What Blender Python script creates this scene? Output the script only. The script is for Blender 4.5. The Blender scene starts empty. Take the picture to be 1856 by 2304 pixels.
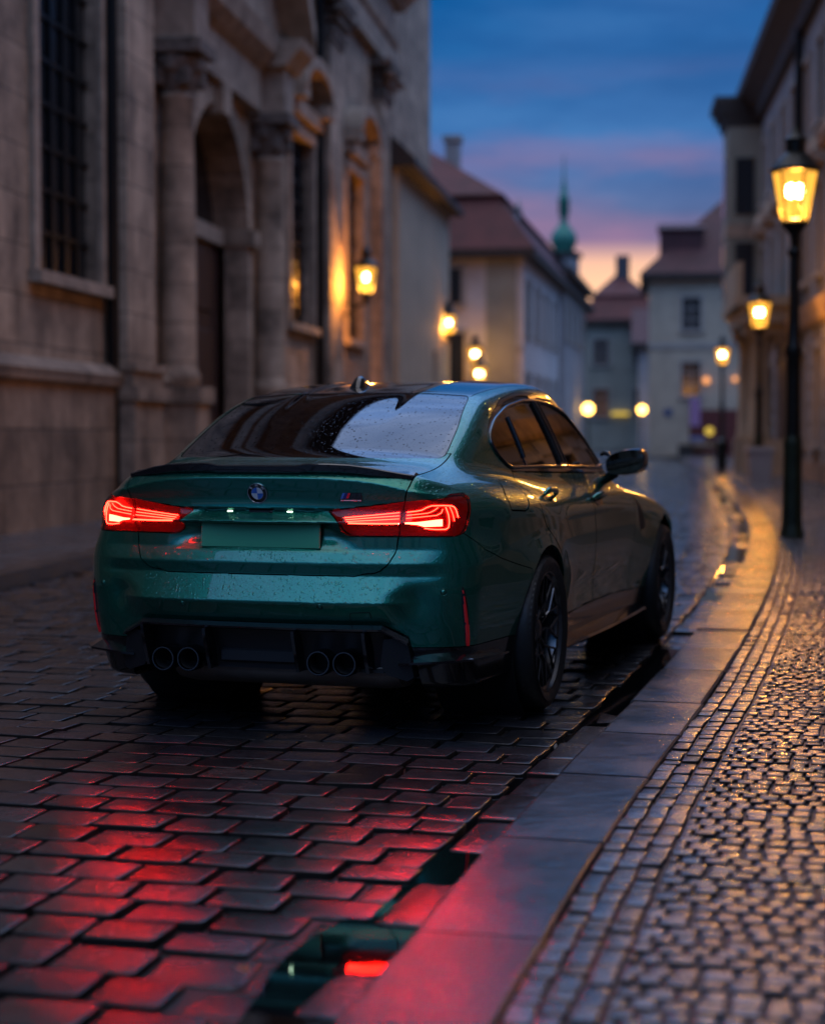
import bpy, bmesh, math, random
import numpy as np
from mathutils import Vector, Matrix
random.seed(7); rng = np.random.default_rng(7)
SC = bpy.context.scene
COL = SC.collection
PI = math.pi
# ---------------------------------------------------------------- camera
F_PX = 4080.0                                  # focal length in photo pixels (photo 1856 x 2304)
CAM = np.array([2.805, -7.68, 1.21]); YAW = .315; PITCH = math.atan(180/F_PX)
cam_d = bpy.data.cameras.new('camera'); cam = bpy.data.objects.new('camera', cam_d); COL.objects.link(cam)
cam.location = CAM; cam.rotation_euler = (PI/2 - PITCH, 0, YAW)
cam_d.sensor_fit = 'VERTICAL'; cam_d.sensor_height = 36; cam_d.sensor_width = 29
cam_d.lens = F_PX/2304*36
cam_d.clip_end = 3000; cam_d.clip_start = .05
cam_d.dof.use_dof = True; cam_d.dof.focus_distance = 7.1; cam_d.dof.aperture_fstop = 1.55; cam_d.dof.aperture_blades = 0
SC.camera = cam
SC.view_settings.view_transform = 'Standard'; SC.view_settings.look = 'None'
SC.view_settings.exposure = 0; SC.view_settings.gamma = 1
SC.render.engine = 'CYCLES'
SC.cycles.use_denoising = True
SC.cycles.max_bounces = 8; SC.cycles.transparent_max_bounces = 12; SC.cycles.glossy_bounces = 5; SC.cycles.diffuse_bounces = 3
SC.cycles.caustics_reflective = False; SC.cycles.caustics_refractive = False
SC.cycles.sample_clamp_indirect = 6; SC.cycles.sample_clamp_direct = 0
SC.cycles.blur_glossy = .3
# ---------------------------------------------------------------- dusk sky
cY, sY = math.cos(YAW), math.sin(YAW)
RGT = np.array([cY, sY, 0]); FWD = np.array([-sY, cY, 0])
def W(lat, dep, z=0.):
    """a place `lat` metres right of and `dep` metres ahead of where the photographer stood"""
    p = CAM + RGT*lat + FWD*dep
    return Vector((p[0], p[1], z))
def nd(nt, typ, **kw):
    n = nt.nodes.new(typ)
    for k, v in kw.items():
        if k in n.inputs: n.inputs[k].default_value = v
        else: setattr(n, k, v)
    return n
def ramp(nt, stops, interp='LINEAR'):
    n = nt.nodes.new('ShaderNodeValToRGB'); cr = n.color_ramp; cr.interpolation = interp
    while len(cr.elements) < len(stops): cr.elements.new(.5)
    for e, (p, c) in zip(cr.elements, stops):
        e.position = p; e.color = c if len(c) == 4 else (*c, 1)
    return n
def math_n(nt, op, a, b=None, clamp=False):
    n = nt.nodes.new('ShaderNodeMath'); n.operation = op; n.use_clamp = clamp
    for i, v in enumerate((a, b)):
        if v is None: continue
        if isinstance(v, (int, float)): n.inputs[i].default_value = v
        else: nt.links.new(v, n.inputs[i])
    return n.outputs[0]
def mixc(nt, fac, a, b, mode='MIX'):
    n = nt.nodes.new('ShaderNodeMix'); n.data_type = 'RGBA'; n.blend_type = mode
    for s, v in ((0, fac), (6, a), (7, b)):
        if isinstance(v, (int, float)): n.inputs[s].default_value = v
        elif isinstance(v, tuple): n.inputs[s].default_value = v if len(v) == 4 else (*v, 1)
        else: nt.links.new(v, n.inputs[s])
    return n.outputs[2]
world = bpy.data.worlds.new('World'); SC.world = world; world.use_nodes = True
def build_sky():
    nt = world.node_tree; nt.nodes.clear(); L = nt.links.new
    out = nd(nt, 'ShaderNodeOutputWorld'); bg = nd(nt, 'ShaderNodeBackground'); bg.inputs['Strength'].default_value = 1.0
    tc = nd(nt, 'ShaderNodeTexCoord'); sp = nd(nt, 'ShaderNodeSeparateXYZ'); L(tc.outputs['Generated'], sp.inputs[0])
    el = math_n(nt, 'ARCSINE', sp.outputs[2])
    elr = math_n(nt, 'DIVIDE', el, PI/2, True)
    deg = lambda d: d/90
    base = ramp(nt, [(0, (.16,.17,.24)), (deg(4), (.155,.16,.27)), (deg(6.5), (.105,.15,.32)), (deg(9), (.045,.165,.43)), (deg(13), (.003,.098,.33)), (deg(20), (.03,.16,.44)), (deg(30), (.30,.62,1.35)), (deg(42), (.55,.92,1.85)), (deg(62), (1.15,1.2,1.45)), (deg(90), (1.5,1.35,1.35))])
    L(elr, base.inputs[0])
    # the glow of the set sun at the end of the street
    g = FWD*1.0 + RGT*.098; gd = Vector((g[0], g[1], .075)).normalized()
    dp = nd(nt, 'ShaderNodeVectorMath', operation='DOT_PRODUCT'); L(tc.outputs['Generated'], dp.inputs[0]); dp.inputs[1].default_value = gd
    glow = nd(nt, 'ShaderNodeMapRange', interpolation_type='SMOOTHERSTEP'); L(dp.outputs['Value'], glow.inputs[0]); glow.inputs[1].default_value = .90; glow.inputs[2].default_value = 1.0
    # streaky clouds
    mp = nd(nt, 'ShaderNodeMapping'); L(tc.outputs['Generated'], mp.inputs[0]); mp.inputs['Scale'].default_value = (5.5, 5.5, 26); mp.inputs['Rotation'].default_value = (.05, .0, .6)
    nz = nd(nt, 'ShaderNodeTexNoise', Scale=1.0, Detail=5.0, Roughness=.55); L(mp.outputs[0], nz.inputs['Vector'])
    cl = ramp(nt, [(.40, (0,0,0)), (.68, (1,1,1))]); L(nz.outputs[0], cl.inputs[0])
    mp2 = nd(nt, 'ShaderNodeMapping'); L(tc.outputs['Generated'], mp2.inputs[0]); mp2.inputs['Scale'].default_value = (3, 3, 9); mp2.inputs['Location'].default_value = (3.1, 1.7, 0)
    nz2 = nd(nt, 'ShaderNodeTexNoise', Scale=1.3, Detail=6.0, Roughness=.5); L(mp2.outputs[0], nz2.inputs['Vector'])
    cl2 = ramp(nt, [(.42, (0,0,0)), (.65, (1,1,1))]); L(nz2.outputs[0], cl2.inputs[0])
    # high lavender-grey cloud, mostly overhead
    hi = ramp(nt, [(deg(6), (.0,.0,.0)), (deg(14), (.06,.06,.06)), (deg(22), (.25,.25,.25)), (deg(45), (.6,.6,.6))]); L(elr, hi.inputs[0])
    c1 = mixc(nt, mixc(nt, 1.0, cl2.outputs[0], hi.outputs[0], 'MULTIPLY'), base.outputs[0], (.52,.72,1.25))
    # thin darker streaks across the blue
    mp3 = nd(nt, 'ShaderNodeMapping'); L(tc.outputs['Generated'], mp3.inputs[0]); mp3.inputs['Scale'].default_value = (7, 7, 30); mp3.inputs['Rotation'].default_value = (-.04, .03, .2)
    nz3 = nd(nt, 'ShaderNodeTexNoise', Scale=1.2, Detail=8.0, Roughness=.6); L(mp3.outputs[0], nz3.inputs['Vector'])
    st = ramp(nt, [(.34, (.80,.84,.88)), (.50, (1,1,1)), (.66, (1.25,1.17,1.10))]); L(nz3.outputs[0], st.inputs[0])
    c1 = mixc(nt, 1.0, c1, st.outputs[0], 'MULTIPLY')
    # pink undersides low down in the glow's direction
    lowr = ramp(nt, [(deg(3), (1,1,1)), (deg(8.5), (.75,.75,.75)), (deg(11.5), (0,0,0))]); L(elr, lowr.inputs[0])
    pf = mixc(nt, 1.0, mixc(nt, 1.0, cl.outputs[0], lowr.outputs[0], 'MULTIPLY'), glow.outputs[0], 'MULTIPLY')
    c2 = mixc(nt, pf, c1, (.34,.20,.34))
    # orange core on the horizon
    core = nd(nt, 'ShaderNodeMapRange', interpolation_type='SMOOTHSTEP'); L(dp.outputs['Value'], core.inputs[0]); core.inputs[1].default_value = .9915; core.inputs[2].default_value = .9998
    lowc = ramp(nt, [(deg(4.6), (1,1,1)), (deg(5.3), (.75,.75,.75)), (deg(5.9), (0,0,0))]); L(elr, lowc.inputs[0])
    c3 = mixc(nt, mixc(nt, 1.0, core.outputs[0], lowc.outputs[0], 'MULTIPLY'), c2, (1.25,.70,.42))
    # below the horizon: dark ground haze
    below = nd(nt, 'ShaderNodeMapRange'); L(sp.outputs[2], below.inputs[0]); below.inputs[1].default_value = -.02; below.inputs[2].default_value = 0
    c4 = mixc(nt, below.outputs[0], (.02,.02,.025), c3)
    L(c4, bg.inputs['Color']); L(bg.outputs[0], out.inputs[0])
build_sky()
# ---------------------------------------------------------------- helpers
class MB:
    """collects boxes, prisms, tubes and lathes; build() links them as ONE mesh object"""
    def __init__(self): self.v = []; self.f = []; self.sm = []
    def add(self, vs, fs, smooth=False):
        o = len(self.v); self.v += [tuple(v) for v in vs]
        for q in fs: self.f.append(tuple(o+i for i in q)); self.sm.append(smooth)
        return self
    def box(self, x0, x1, y0, y1, z0, z1, bev=0.):
        if bev <= 0:
            vs = [(x,y,z) for z in (z0,z1) for (x,y) in ((x0,y0),(x1,y0),(x1,y1),(x0,y1))]
            return self.add(vs, [(3,2,1,0),(4,5,6,7),(0,1,5,4),(1,2,6,5),(2,3,7,6),(3,0,4,7)])
        b = bev
        rings = [(z0,b),(z0+b,0),(z1-b,0),(z1,b)]
        vs = []; fs = []
        for z, i in rings:
            X0,X1,Y0,Y1 = x0+i,x1-i,y0+i,y1-i
            vs += [(X0+b,Y0,z),(X1-b,Y0,z),(X1,Y0+b,z),(X1,Y1-b,z),(X1-b,Y1,z),(X0+b,Y1,z),(X0,Y1-b,z),(X0,Y0+b,z)]
        for r in range(3):
            for k in range(8): fs.append((r*8+k, r*8+(k+1)%8, r*8+8+(k+1)%8, r*8+8+k))
        fs.append(tuple(range(7,-1,-1))); fs.append(tuple(range(24,32)))
        return self.add(vs, fs)
    def prism(self, poly, fn0, fn1, smooth=False):
        """poly: list of 2-D points; fn0/fn1 map one to its place at either end"""
        n = len(poly)
        a = 0
        for i in range(n):
            (x0,y0),(x1,y1) = poly[i], poly[(i+1)%n]; a += x0*y1-x1*y0
        vs = [fn0(*p) for p in poly]+[fn1(*p) for p in poly]
        fs = [(i,(i+1)%n,n+(i+1)%n,n+i) for i in range(n)]
        self.add(vs, fs, smooth)
        self.add(vs[:n], [tuple(range(n))[::-1]]); self.add(vs[n:], [tuple(range(n))])
        return self
    def tube(self, pts, r, n=8, cap=True, flat=None):
        P = [Vector(p) for p in pts]; R = r if isinstance(r, (list, tuple)) else [r]*len(P)
        up = None; vs = []; fs = []
        for i, p in enumerate(P):
            t = (P[min(i+1,len(P)-1)]-P[max(i-1,0)]).normalized()
            if up is None:
                up = Vector((0,0,1)) if abs(t.z) < .9 else Vector((1,0,0))
            s = t.cross(up).normalized(); up = s.cross(t).normalized()
            for k in range(n):
                a = 2*PI*(k+.5)/n
                vs.append(p + s*math.cos(a)*R[i] + up*math.sin(a)*R[i]*(flat or 1))
        for i in range(len(P)-1):
            for k in range(n): fs.append((i*n+k, i*n+(k+1)%n, i*n+n+(k+1)%n, i*n+n+k))
        self.add(vs, fs, True)
        if cap:
            self.add(vs[:n], [tuple(range(n))[::-1]]); self.add(vs[-n:], [tuple(range(n))])
        return self
    def lathe(self, prof, c=(0,0,0), n=32, axis='z', a0=0., a1=2*PI, smooth=True, rot=0.):
        """prof: (radius, height) pairs"""
        closed = abs(a1-a0-2*PI) < 1e-6
        m = n if closed else n+1
        vs = []; fs = []
        for (r, h) in prof:
            for k in range(m):
                a = rot + a0+(a1-a0)*k/n; x, y = r*math.cos(a), r*math.sin(a)
                v = {'z':(x,y,h), 'x':(h,x,y), 'y':(y,h,x)}[axis]
                vs.append((v[0]+c[0], v[1]+c[1], v[2]+c[2]))
        for i in range(len(prof)-1):
            for k in range(n):
                k2 = (k+1) % m if closed else k+1
                fs.append((i*m+k, i*m+k2, i*m+m+k2, i*m+m+k))
        return self.add(vs, fs, smooth)
    def build(self, name, mat, parent=None, mods=None, autosmooth=None):
        me = bpy.data.meshes.new(name); me.from_pydata(self.v, [], self.f); me.validate(verbose=False)
        if len(me.polygons) == len(self.sm):
            me.polygons.foreach_set('use_smooth', self.sm)
        if mat: me.materials.append(mat)
        if autosmooth: me.set_sharp_from_angle(angle=math.radians(autosmooth))
        return link(name, me, parent)
def link(name, me, parent=None):
    o = bpy.data.objects.new(name, me); COL.objects.link(o)
    if parent is not None: o.parent = parent
    return o
def np_mesh(name, V, Fq, mat, parent=None, smooth=True, normals=None):
    """mesh straight from numpy; Fq is (n,3) or (n,4)"""
    me = bpy.data.meshes.new(name); k = Fq.shape[1]
    me.vertices.add(len(V)); me.vertices.foreach_set('co', np.ascontiguousarray(V, np.float32).ravel())
    me.loops.add(len(Fq)*k); me.loops.foreach_set('vertex_index', np.ascontiguousarray(Fq, np.int32).ravel())
    me.polygons.add(len(Fq)); me.polygons.foreach_set('loop_start', np.arange(0, len(Fq)*k, k, dtype=np.int32))
    me.polygons.foreach_set('use_smooth', np.full(len(Fq), smooth))
    me.update(calc_edges=True)
    if mat: me.materials.append(mat)
    if normals is not None:
        me.normals_split_custom_set_from_vertices(np.ascontiguousarray(normals, np.float32))
    return link(name, me, parent)
def tag(o, label=None, cat=None, group=None, kind=None):
    if label: o['label'] = label
    if cat: o['category'] = cat
    if group: o['group'] = group
    if kind: o['kind'] = kind
    return o
def thing(name, label, cat, loc=(0,0,0), rz=0., group=None):
    o = bpy.data.objects.new(name, None); COL.objects.link(o); o.empty_display_size = .2
    o.location = loc; o.rotation_euler = (0,0,rz)
    return tag(o, label, cat, group)
def copy_tree(o, parent=None):
    c = o.copy(); COL.objects.link(c)
    if parent is not None: c.parent = parent
    for ch in [x for x in COL.objects if x.parent == o]: copy_tree(ch, c)
    return c
# ---------------------------------------------------------------- materials
def new_mat(name):
    m = bpy.data.materials.new(name); m.use_nodes = True; nt = m.node_tree; nt.nodes.clear()
    out = nd(nt, 'ShaderNodeOutputMaterial'); return m, nt, out
def pbr(name, col, rough=.5, metal=0., coat=0., coat_r=.03, spec=.5, ior=None, noise=None, bump=None, vary=.0, rvary=.0, scale=8., emis=None, estr=0., coord='Object', sheen=0.):
    """principled with optional mottling (vary), roughness patches (rvary) and a fine bump (bump = (scale, strength, distance))"""
    m, nt, out = new_mat(name); L = nt.links.new
    b = nd(nt, 'ShaderNodeBsdfPrincipled'); L(b.outputs[0], out.inputs[0])
    b.inputs['Base Color'].default_value = (*col, 1); b.inputs['Roughness'].default_value = rough; b.inputs['Metallic'].default_value = metal
    b.inputs['Coat Weight'].default_value = coat; b.inputs['Coat Roughness'].default_value = coat_r; b.inputs['Specular IOR Level'].default_value = spec
    if ior: b.inputs['IOR'].default_value = ior
    tc = nd(nt, 'ShaderNodeTexCoord')
    if vary or rvary:
        n = nd(nt, 'ShaderNodeTexNoise', Scale=scale, Detail=6.0, Roughness=.6); L(tc.outputs[coord], n.inputs['Vector'])
        if vary:
            r = ramp(nt, [(.3, tuple(c*(1-vary) for c in col)), (.7, tuple(min(1,c*(1+vary)) for c in col))]); L(n.outputs[0], r.inputs[0]); L(r.outputs[0], b.inputs['Base Color'])
        if rvary:
            mr = nd(nt, 'ShaderNodeMapRange'); L(n.outputs[0], mr.inputs[0]); mr.inputs[1].default_value = .3; mr.inputs[2].default_value = .7
            mr.inputs[3].default_value = max(.02, rough-rvary); mr.inputs[4].default_value = rough+rvary; L(mr.outputs[0], b.inputs['Roughness'])
    if bump:
        n2 = nd(nt, 'ShaderNodeTexNoise', Scale=bump[0], Detail=5.0, Roughness=.6); L(tc.outputs[coord], n2.inputs['Vector'])
        bp = nd(nt, 'ShaderNodeBump', Strength=bump[1], Distance=bump[2]); L(n2.outputs[0], bp.inputs['Height']); L(bp.outputs[0], b.inputs['Normal'])
    if emis:
        b.inputs['Emission Color'].default_value = (*emis, 1); b.inputs['Emission Strength'].default_value = estr
    return m
def droplets(nt, tc_out, scale=55., strength=.6, upward=True, few=.66):
    """rain beads as a bump: round drops scattered on upward-facing surfaces"""
    L = nt.links.new
    hs = None
    for sc, th in ((scale, .36), (scale*2.1, .30)):
        v = nd(nt, 'ShaderNodeTexVoronoi', Scale=sc, Randomness=1.0); L(tc_out, v.inputs['Vector'])
        r = ramp(nt, [(0, (1,1,1)), (th*.7, (.7,.7,.7)), (th, (0,0,0))]); L(v.outputs['Distance'], r.inputs[0])
        sp = nd(nt, 'ShaderNodeSeparateColor'); L(v.outputs['Color'], sp.inputs[0])
        keep = math_n(nt, 'GREATER_THAN', sp.outputs[0], few)
        h = math_n(nt, 'MULTIPLY', r.outputs[0], keep)
        hs = h if hs is None else math_n(nt, 'MAXIMUM', hs, h)
    if upward:
        g = nd(nt, 'ShaderNodeNewGeometry'); s = nd(nt, 'ShaderNodeSeparateXYZ'); L(g.outputs['Normal'], s.inputs[0])
        mr = nd(nt, 'ShaderNodeMapRange'); L(s.outputs[2], mr.inputs[0]); mr.inputs[1].default_value = .12; mr.inputs[2].default_value = .35
        hs = math_n(nt, 'MULTIPLY', hs, mr.outputs[0])
    bp = nd(nt, 'ShaderNodeBump', Strength=strength, Distance=.002); L(hs, bp.inputs['Height'])
    return bp.outputs[0], hs
M = {}
def make_paint():
    m, nt, out = new_mat('metallic_green_paint'); L = nt.links.new
    b = nd(nt, 'ShaderNodeBsdfPrincipled'); L(b.outputs[0], out.inputs[0])
    tc = nd(nt, 'ShaderNodeTexCoord')
    fl = nd(nt, 'ShaderNodeTexVoronoi', Scale=900.); L(tc.outputs['Object'], fl.inputs['Vector'])
    c = mixc(nt, .12, (.004,.19,.125), fl.outputs['Color'], 'OVERLAY')
    L(c, b.inputs['Base Color'])
    b.inputs['Metallic'].default_value = .82; b.inputs['Roughness'].default_value = .25
    # flakes tilt the base layer a little
    vm = nd(nt, 'ShaderNodeVectorMath', operation='SUBTRACT'); L(fl.outputs['Color'], vm.inputs[0]); vm.inputs[1].default_value = (.5,.5,.5)
    vs = nd(nt, 'ShaderNodeVectorMath', operation='SCALE'); L(vm.outputs[0], vs.inputs[0]); vs.inputs['Scale'].default_value = .26
    g = nd(nt, 'ShaderNodeNewGeometry'); va = nd(nt, 'ShaderNodeVectorMath', operation='ADD'); L(g.outputs['Normal'], va.inputs[0]); L(vs.outputs[0], va.inputs[1])
    vn = nd(nt, 'ShaderNodeVectorMath', operation='NORMALIZE'); L(va.outputs[0], vn.inputs[0]); bd = nd(nt, 'ShaderNodeBump', Strength=.45, Distance=.002); L(vn.outputs[0], bd.inputs['Normal']); L(bd.outputs[0], b.inputs['Normal'])
    b.inputs['Coat Weight'].default_value = 1.0; b.inputs['Coat Roughness'].default_value = .025; b.inputs['Coat IOR'].default_value = 1.52
    nrm, h = droplets(nt, tc.outputs['Object'], 66., .55); L(h, bd.inputs['Height'])
    L(nrm, b.inputs['Coat Normal'])
    return m
def make_glass(name, tint, refl_ior, drops, alpha):
    m, nt, out = new_mat(name); L = nt.links.new
    tc = nd(nt, 'ShaderNodeTexCoord')
    tr = nd(nt, 'ShaderNodeBsdfTransparent'); tr.inputs[0].default_value = (*tint, 1)
    dk = nd(nt, 'ShaderNodeBsdfDiffuse'); dk.inputs[0].default_value = (.004,.004,.005,1)
    mx0 = nd(nt, 'ShaderNodeMixShader'); mx0.inputs[0].default_value = alpha; L(tr.outputs[0], mx0.inputs[1]); L(dk.outputs[0], mx0.inputs[2])
    gl = nd(nt, 'ShaderNodeBsdfGlossy'); gl.inputs['Roughness'].default_value = .012; gl.inputs[0].default_value = (.95,.97,1,1)
    fr = nd(nt, 'ShaderNodeFresnel'); fr.inputs[0].default_value = refl_ior
    if drops:
        nrm, h = droplets(nt, tc.outputs['Object'], 64., .12, False, .80); L(nrm, gl.inputs['Normal'])
    mx = nd(nt, 'ShaderNodeMixShader'); L(mx0.outputs[0], mx.inputs[1]); L(gl.outputs[0], mx.inputs[2])
    if drops: L(math_n(nt, 'MULTIPLY', fr.outputs[0], math_n(nt, 'SUBTRACT', 1.0, math_n(nt, 'MULTIPLY', h, .8))), mx.inputs[0])
    else: L(fr.outputs[0], mx.inputs[0])
    L(mx.outputs[0], out.inputs[0])
    return m
def emit(name, col, s):
    m, nt, out = new_mat(name); e = nd(nt, 'ShaderNodeEmission'); e.inputs[0].default_value = (*col, 1); e.inputs[1].default_value = s
    nt.links.new(e.outputs[0], out.inputs[0]); return m
def emit_glass(name, col, s, tint=(1,.8,.45), fac=.45):
    """a pane that glows from the flame behind it and still lets that light through"""
    m, nt, out = new_mat(name); L = nt.links.new
    e = nd(nt, 'ShaderNodeEmission'); e.inputs[0].default_value = (*col, 1); e.inputs[1].default_value = s
    t = nd(nt, 'ShaderNodeBsdfTransparent'); t.inputs[0].default_value = (*tint, 1)
    mx = nd(nt, 'ShaderNodeMixShader'); mx.inputs[0].default_value = fac; L(t.outputs[0], mx.inputs[1]); L(e.outputs[0], mx.inputs[2]); L(mx.outputs[0], out.inputs[0])
    return m
def make_lens():
    m, nt, out = new_mat('red_lens'); L = nt.links.new
    t = nd(nt, 'ShaderNodeBsdfTransparent'); t.inputs[0].default_value = (.92,.16,.10,1)
    g = nd(nt, 'ShaderNodeBsdfGlossy'); g.inputs['Roughness'].default_value = .03
    fr = nd(nt, 'ShaderNodeFresnel'); fr.inputs[0].default_value = 1.5
    mx = nd(nt, 'ShaderNodeMixShader'); L(fr.outputs[0], mx.inputs[0]); L(t.outputs[0], mx.inputs[1]); L(g.outputs[0], mx.inputs[2]); L(mx.outputs[0], out.inputs[0])
    return m
M['paint'] = make_paint()
M['rear_glass'] = make_glass('rear_window_glass', (.10,.11,.12), 2.3, True, .3)
M['side_glass'] = make_glass('side_window_glass', (.22,.22,.21), 1.75, False, .1)
M['gloss_black'] = pbr('gloss_black', (.006,.006,.007), .12, 0, .6, .03, .5)
M['carbon'] = pbr('carbon_fibre', (.010,.010,.012), .22, 0, 1., .03, .5, bump=(300,.04,.001))
M['satin_black'] = pbr('satin_black', (.010,.010,.011), .42)
M['roof'] = None
M['rubber'] = pbr('wet_rubber', (.010,.010,.010), .48, rvary=.15, scale=25)
M['rim'] = pbr('dark_alloy', (.12,.12,.125), .2, .95)
M['steel'] = pbr('dark_steel', (.10,.095,.09), .35, .9, vary=.3, scale=14)
M['tip'] = pbr('black_chrome', (.14,.14,.145), .16, 1.)
M['soot_black'] = pbr('soot_black', (.004,.004,.004), .9)
M['silencer'] = pbr('silencer_steel', (.20,.16,.13), .6, .5, vary=.25, scale=6)
M['lens'] = make_lens()
M['lamp_base'] = pbr('lamp_reflector', (.012,.0004,.0004), .3, 0., emis=(1,.006,.004), estr=.05)
M['bar'] = emit('brake_light_bar', (1,.022,.017), 170.)
M['blob'] = emit('brake_light_cell', (1,.034,.027), 290.)
M['reflector'] = pbr('red_reflector', (.34,.006,.010), .18, 0, 1., emis=(1,.02,.03), estr=.05)  # no lamp, but a faint red glow is put into its colour
M['plate'] = pbr('green_plate', (.05,.37,.19), .5)
M['plate_lamp'] = emit('plate_lamp_led', (.78,1,.74), 7.)
M['white'] = pbr('white_enamel', (.62,.63,.65), .3)
M['blue'] = pbr('blue_enamel', (.02,.13,.50), .25, 0, .8)
M['chrome'] = pbr('chrome', (.6,.6,.62), .1, 1.)
M['stripe_blue'] = pbr('badge_light_blue', (.03,.16,.50), .3)
M['stripe_navy'] = pbr('badge_navy', (.01,.02,.16), .3)
M['stripe_red'] = pbr('badge_red', (.45,.01,.03), .3)
M['seat'] = pbr('dark_leather', (.012,.011,.010), .55)
M['mirror'] = pbr('mirror_glass', (.13,.14,.13), .02, 1.)
M['trim'] = pbr('dark_window_trim', (.02,.018,.017), .16, .3, .8)
# ---------------------------------------------------------------- car body as a smooth field
def smax(a, b, k):
    h = np.clip(.5 + .5*(a-b)/k, 0, 1)
    return b*(1-h) + a*h + k*h*(1-h)
def smin(a, b, k):
    return -smax(-a, -b, k)
def sstep(t, a, b):
    t = np.clip((t-a)/(b-a), 0, 1)
    return t*t*(3-2*t)
def curve(pts, smooth=.0):
    """monotone-ish cubic (pchip) through the points, sampled finely; returns f(t)"""
    P = np.array(pts, float); X, Y = P[:,0], P[:,1]
    h = np.diff(X); d = np.diff(Y)/h
    m = np.zeros(len(X)); m[0] = d[0]; m[-1] = d[-1]
    for i in range(1, len(X)-1):
        m[i] = (d[i-1]*h[i] + d[i]*h[i-1])/(h[i]+h[i-1])
    T = np.linspace(X[0], X[-1], 3000)
    k = np.clip(np.searchsorted(X, T)-1, 0, len(h)-1)
    t = (T-X[k])/h[k]
    V = (2*t**3-3*t**2+1)*Y[k] + (t**3-2*t**2+t)*h[k]*m[k] + (-2*t**3+3*t**2)*Y[k+1] + (t**3-t**2)*h[k]*m[k+1]
    if smooth > 0:
        n = int(smooth/(T[1]-T[0]))
        ker = np.hanning(2*n+3); ker /= ker.sum()
        V = np.convolve(np.pad(V, n+1, mode='edge'), ker, mode='valid')
    return lambda q: np.interp(q, T, V)
def lin(pts, smooth):
    """polyline with corners rounded over `smooth` metres"""
    P = np.array(pts, float)
    T = np.linspace(P[0,0], P[-1,0], 4000)
    V = np.interp(T, P[:,0], P[:,1])
    n = max(1, int(smooth/(T[1]-T[0])))
    ker = np.hanning(2*n+3); ker /= ker.sum()
    V = np.convolve(np.pad(V, n+1, mode='reflect', reflect_type='odd'), ker, mode='valid')
    return lambda q: np.interp(q, T, V)
c_w  = curve([(-1.15,.80),(-.9,.838),(-.6,.872),(-.3,.892),(0,.900),(.5,.893),(1,.890),(1.5,.890),(2,.892),(2.5,.898),(2.857,.903),(3.2,.88),(3.5,.80),(3.75,.62)])
c_p  = lin([(.10,-.06),(.20,-.045),(.30,-.035),(.37,-.028),(.45,-.016),(.60,-.003),(.72,0),(.82,-.004),(.895,-.008),(.94,-.030),(.985,-.068),(1.04,-.13),(1.15,-.27)], .022)
c_q  = lin([(.0,.12),(.20,.10),(.36,.030),(.455,.006),(.541,-.045),(.648,.004),(.694,-.006),(.75,.020),(.80,.024),(.90,.020),(.95,.014),(.985,.004),(1.029,-.006),(1.066,.028),(1.15,.14)], .007)
c_qo = lin([(.0,.12),(.20,.10),(.34,.028),(.46,.006),(.58,-.010),(.70,.000),(.80,.010),(.90,.016),(.97,.03),(1.03,.06),(1.15,.16)], .04)
c_T  = curve([(-1.2,1.058),(-1.03,1.070),(-.8,1.083),(-.5,1.095),(-.2,1.078),(.2,1.036),(.8,1.012),(1.4,.998),(2,.984),(2.2,.973),(2.5,.945),(3,.885),(3.4,.81),(3.75,.68)])
c_g  = curve([(-.9,.60),(-.5,.69),(-.2,.735),(.2,.768),(.6,.786),(1,.790),(1.5,.785),(2,.765),(2.3,.74)])
c_R  = curve([(-.6,1.20),(-.3,1.29),(.1,1.392),(.36,1.428),(.7,1.460),(1.1,1.476),(1.4,1.470),(1.8,1.432),(2.2,1.37)])
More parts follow.
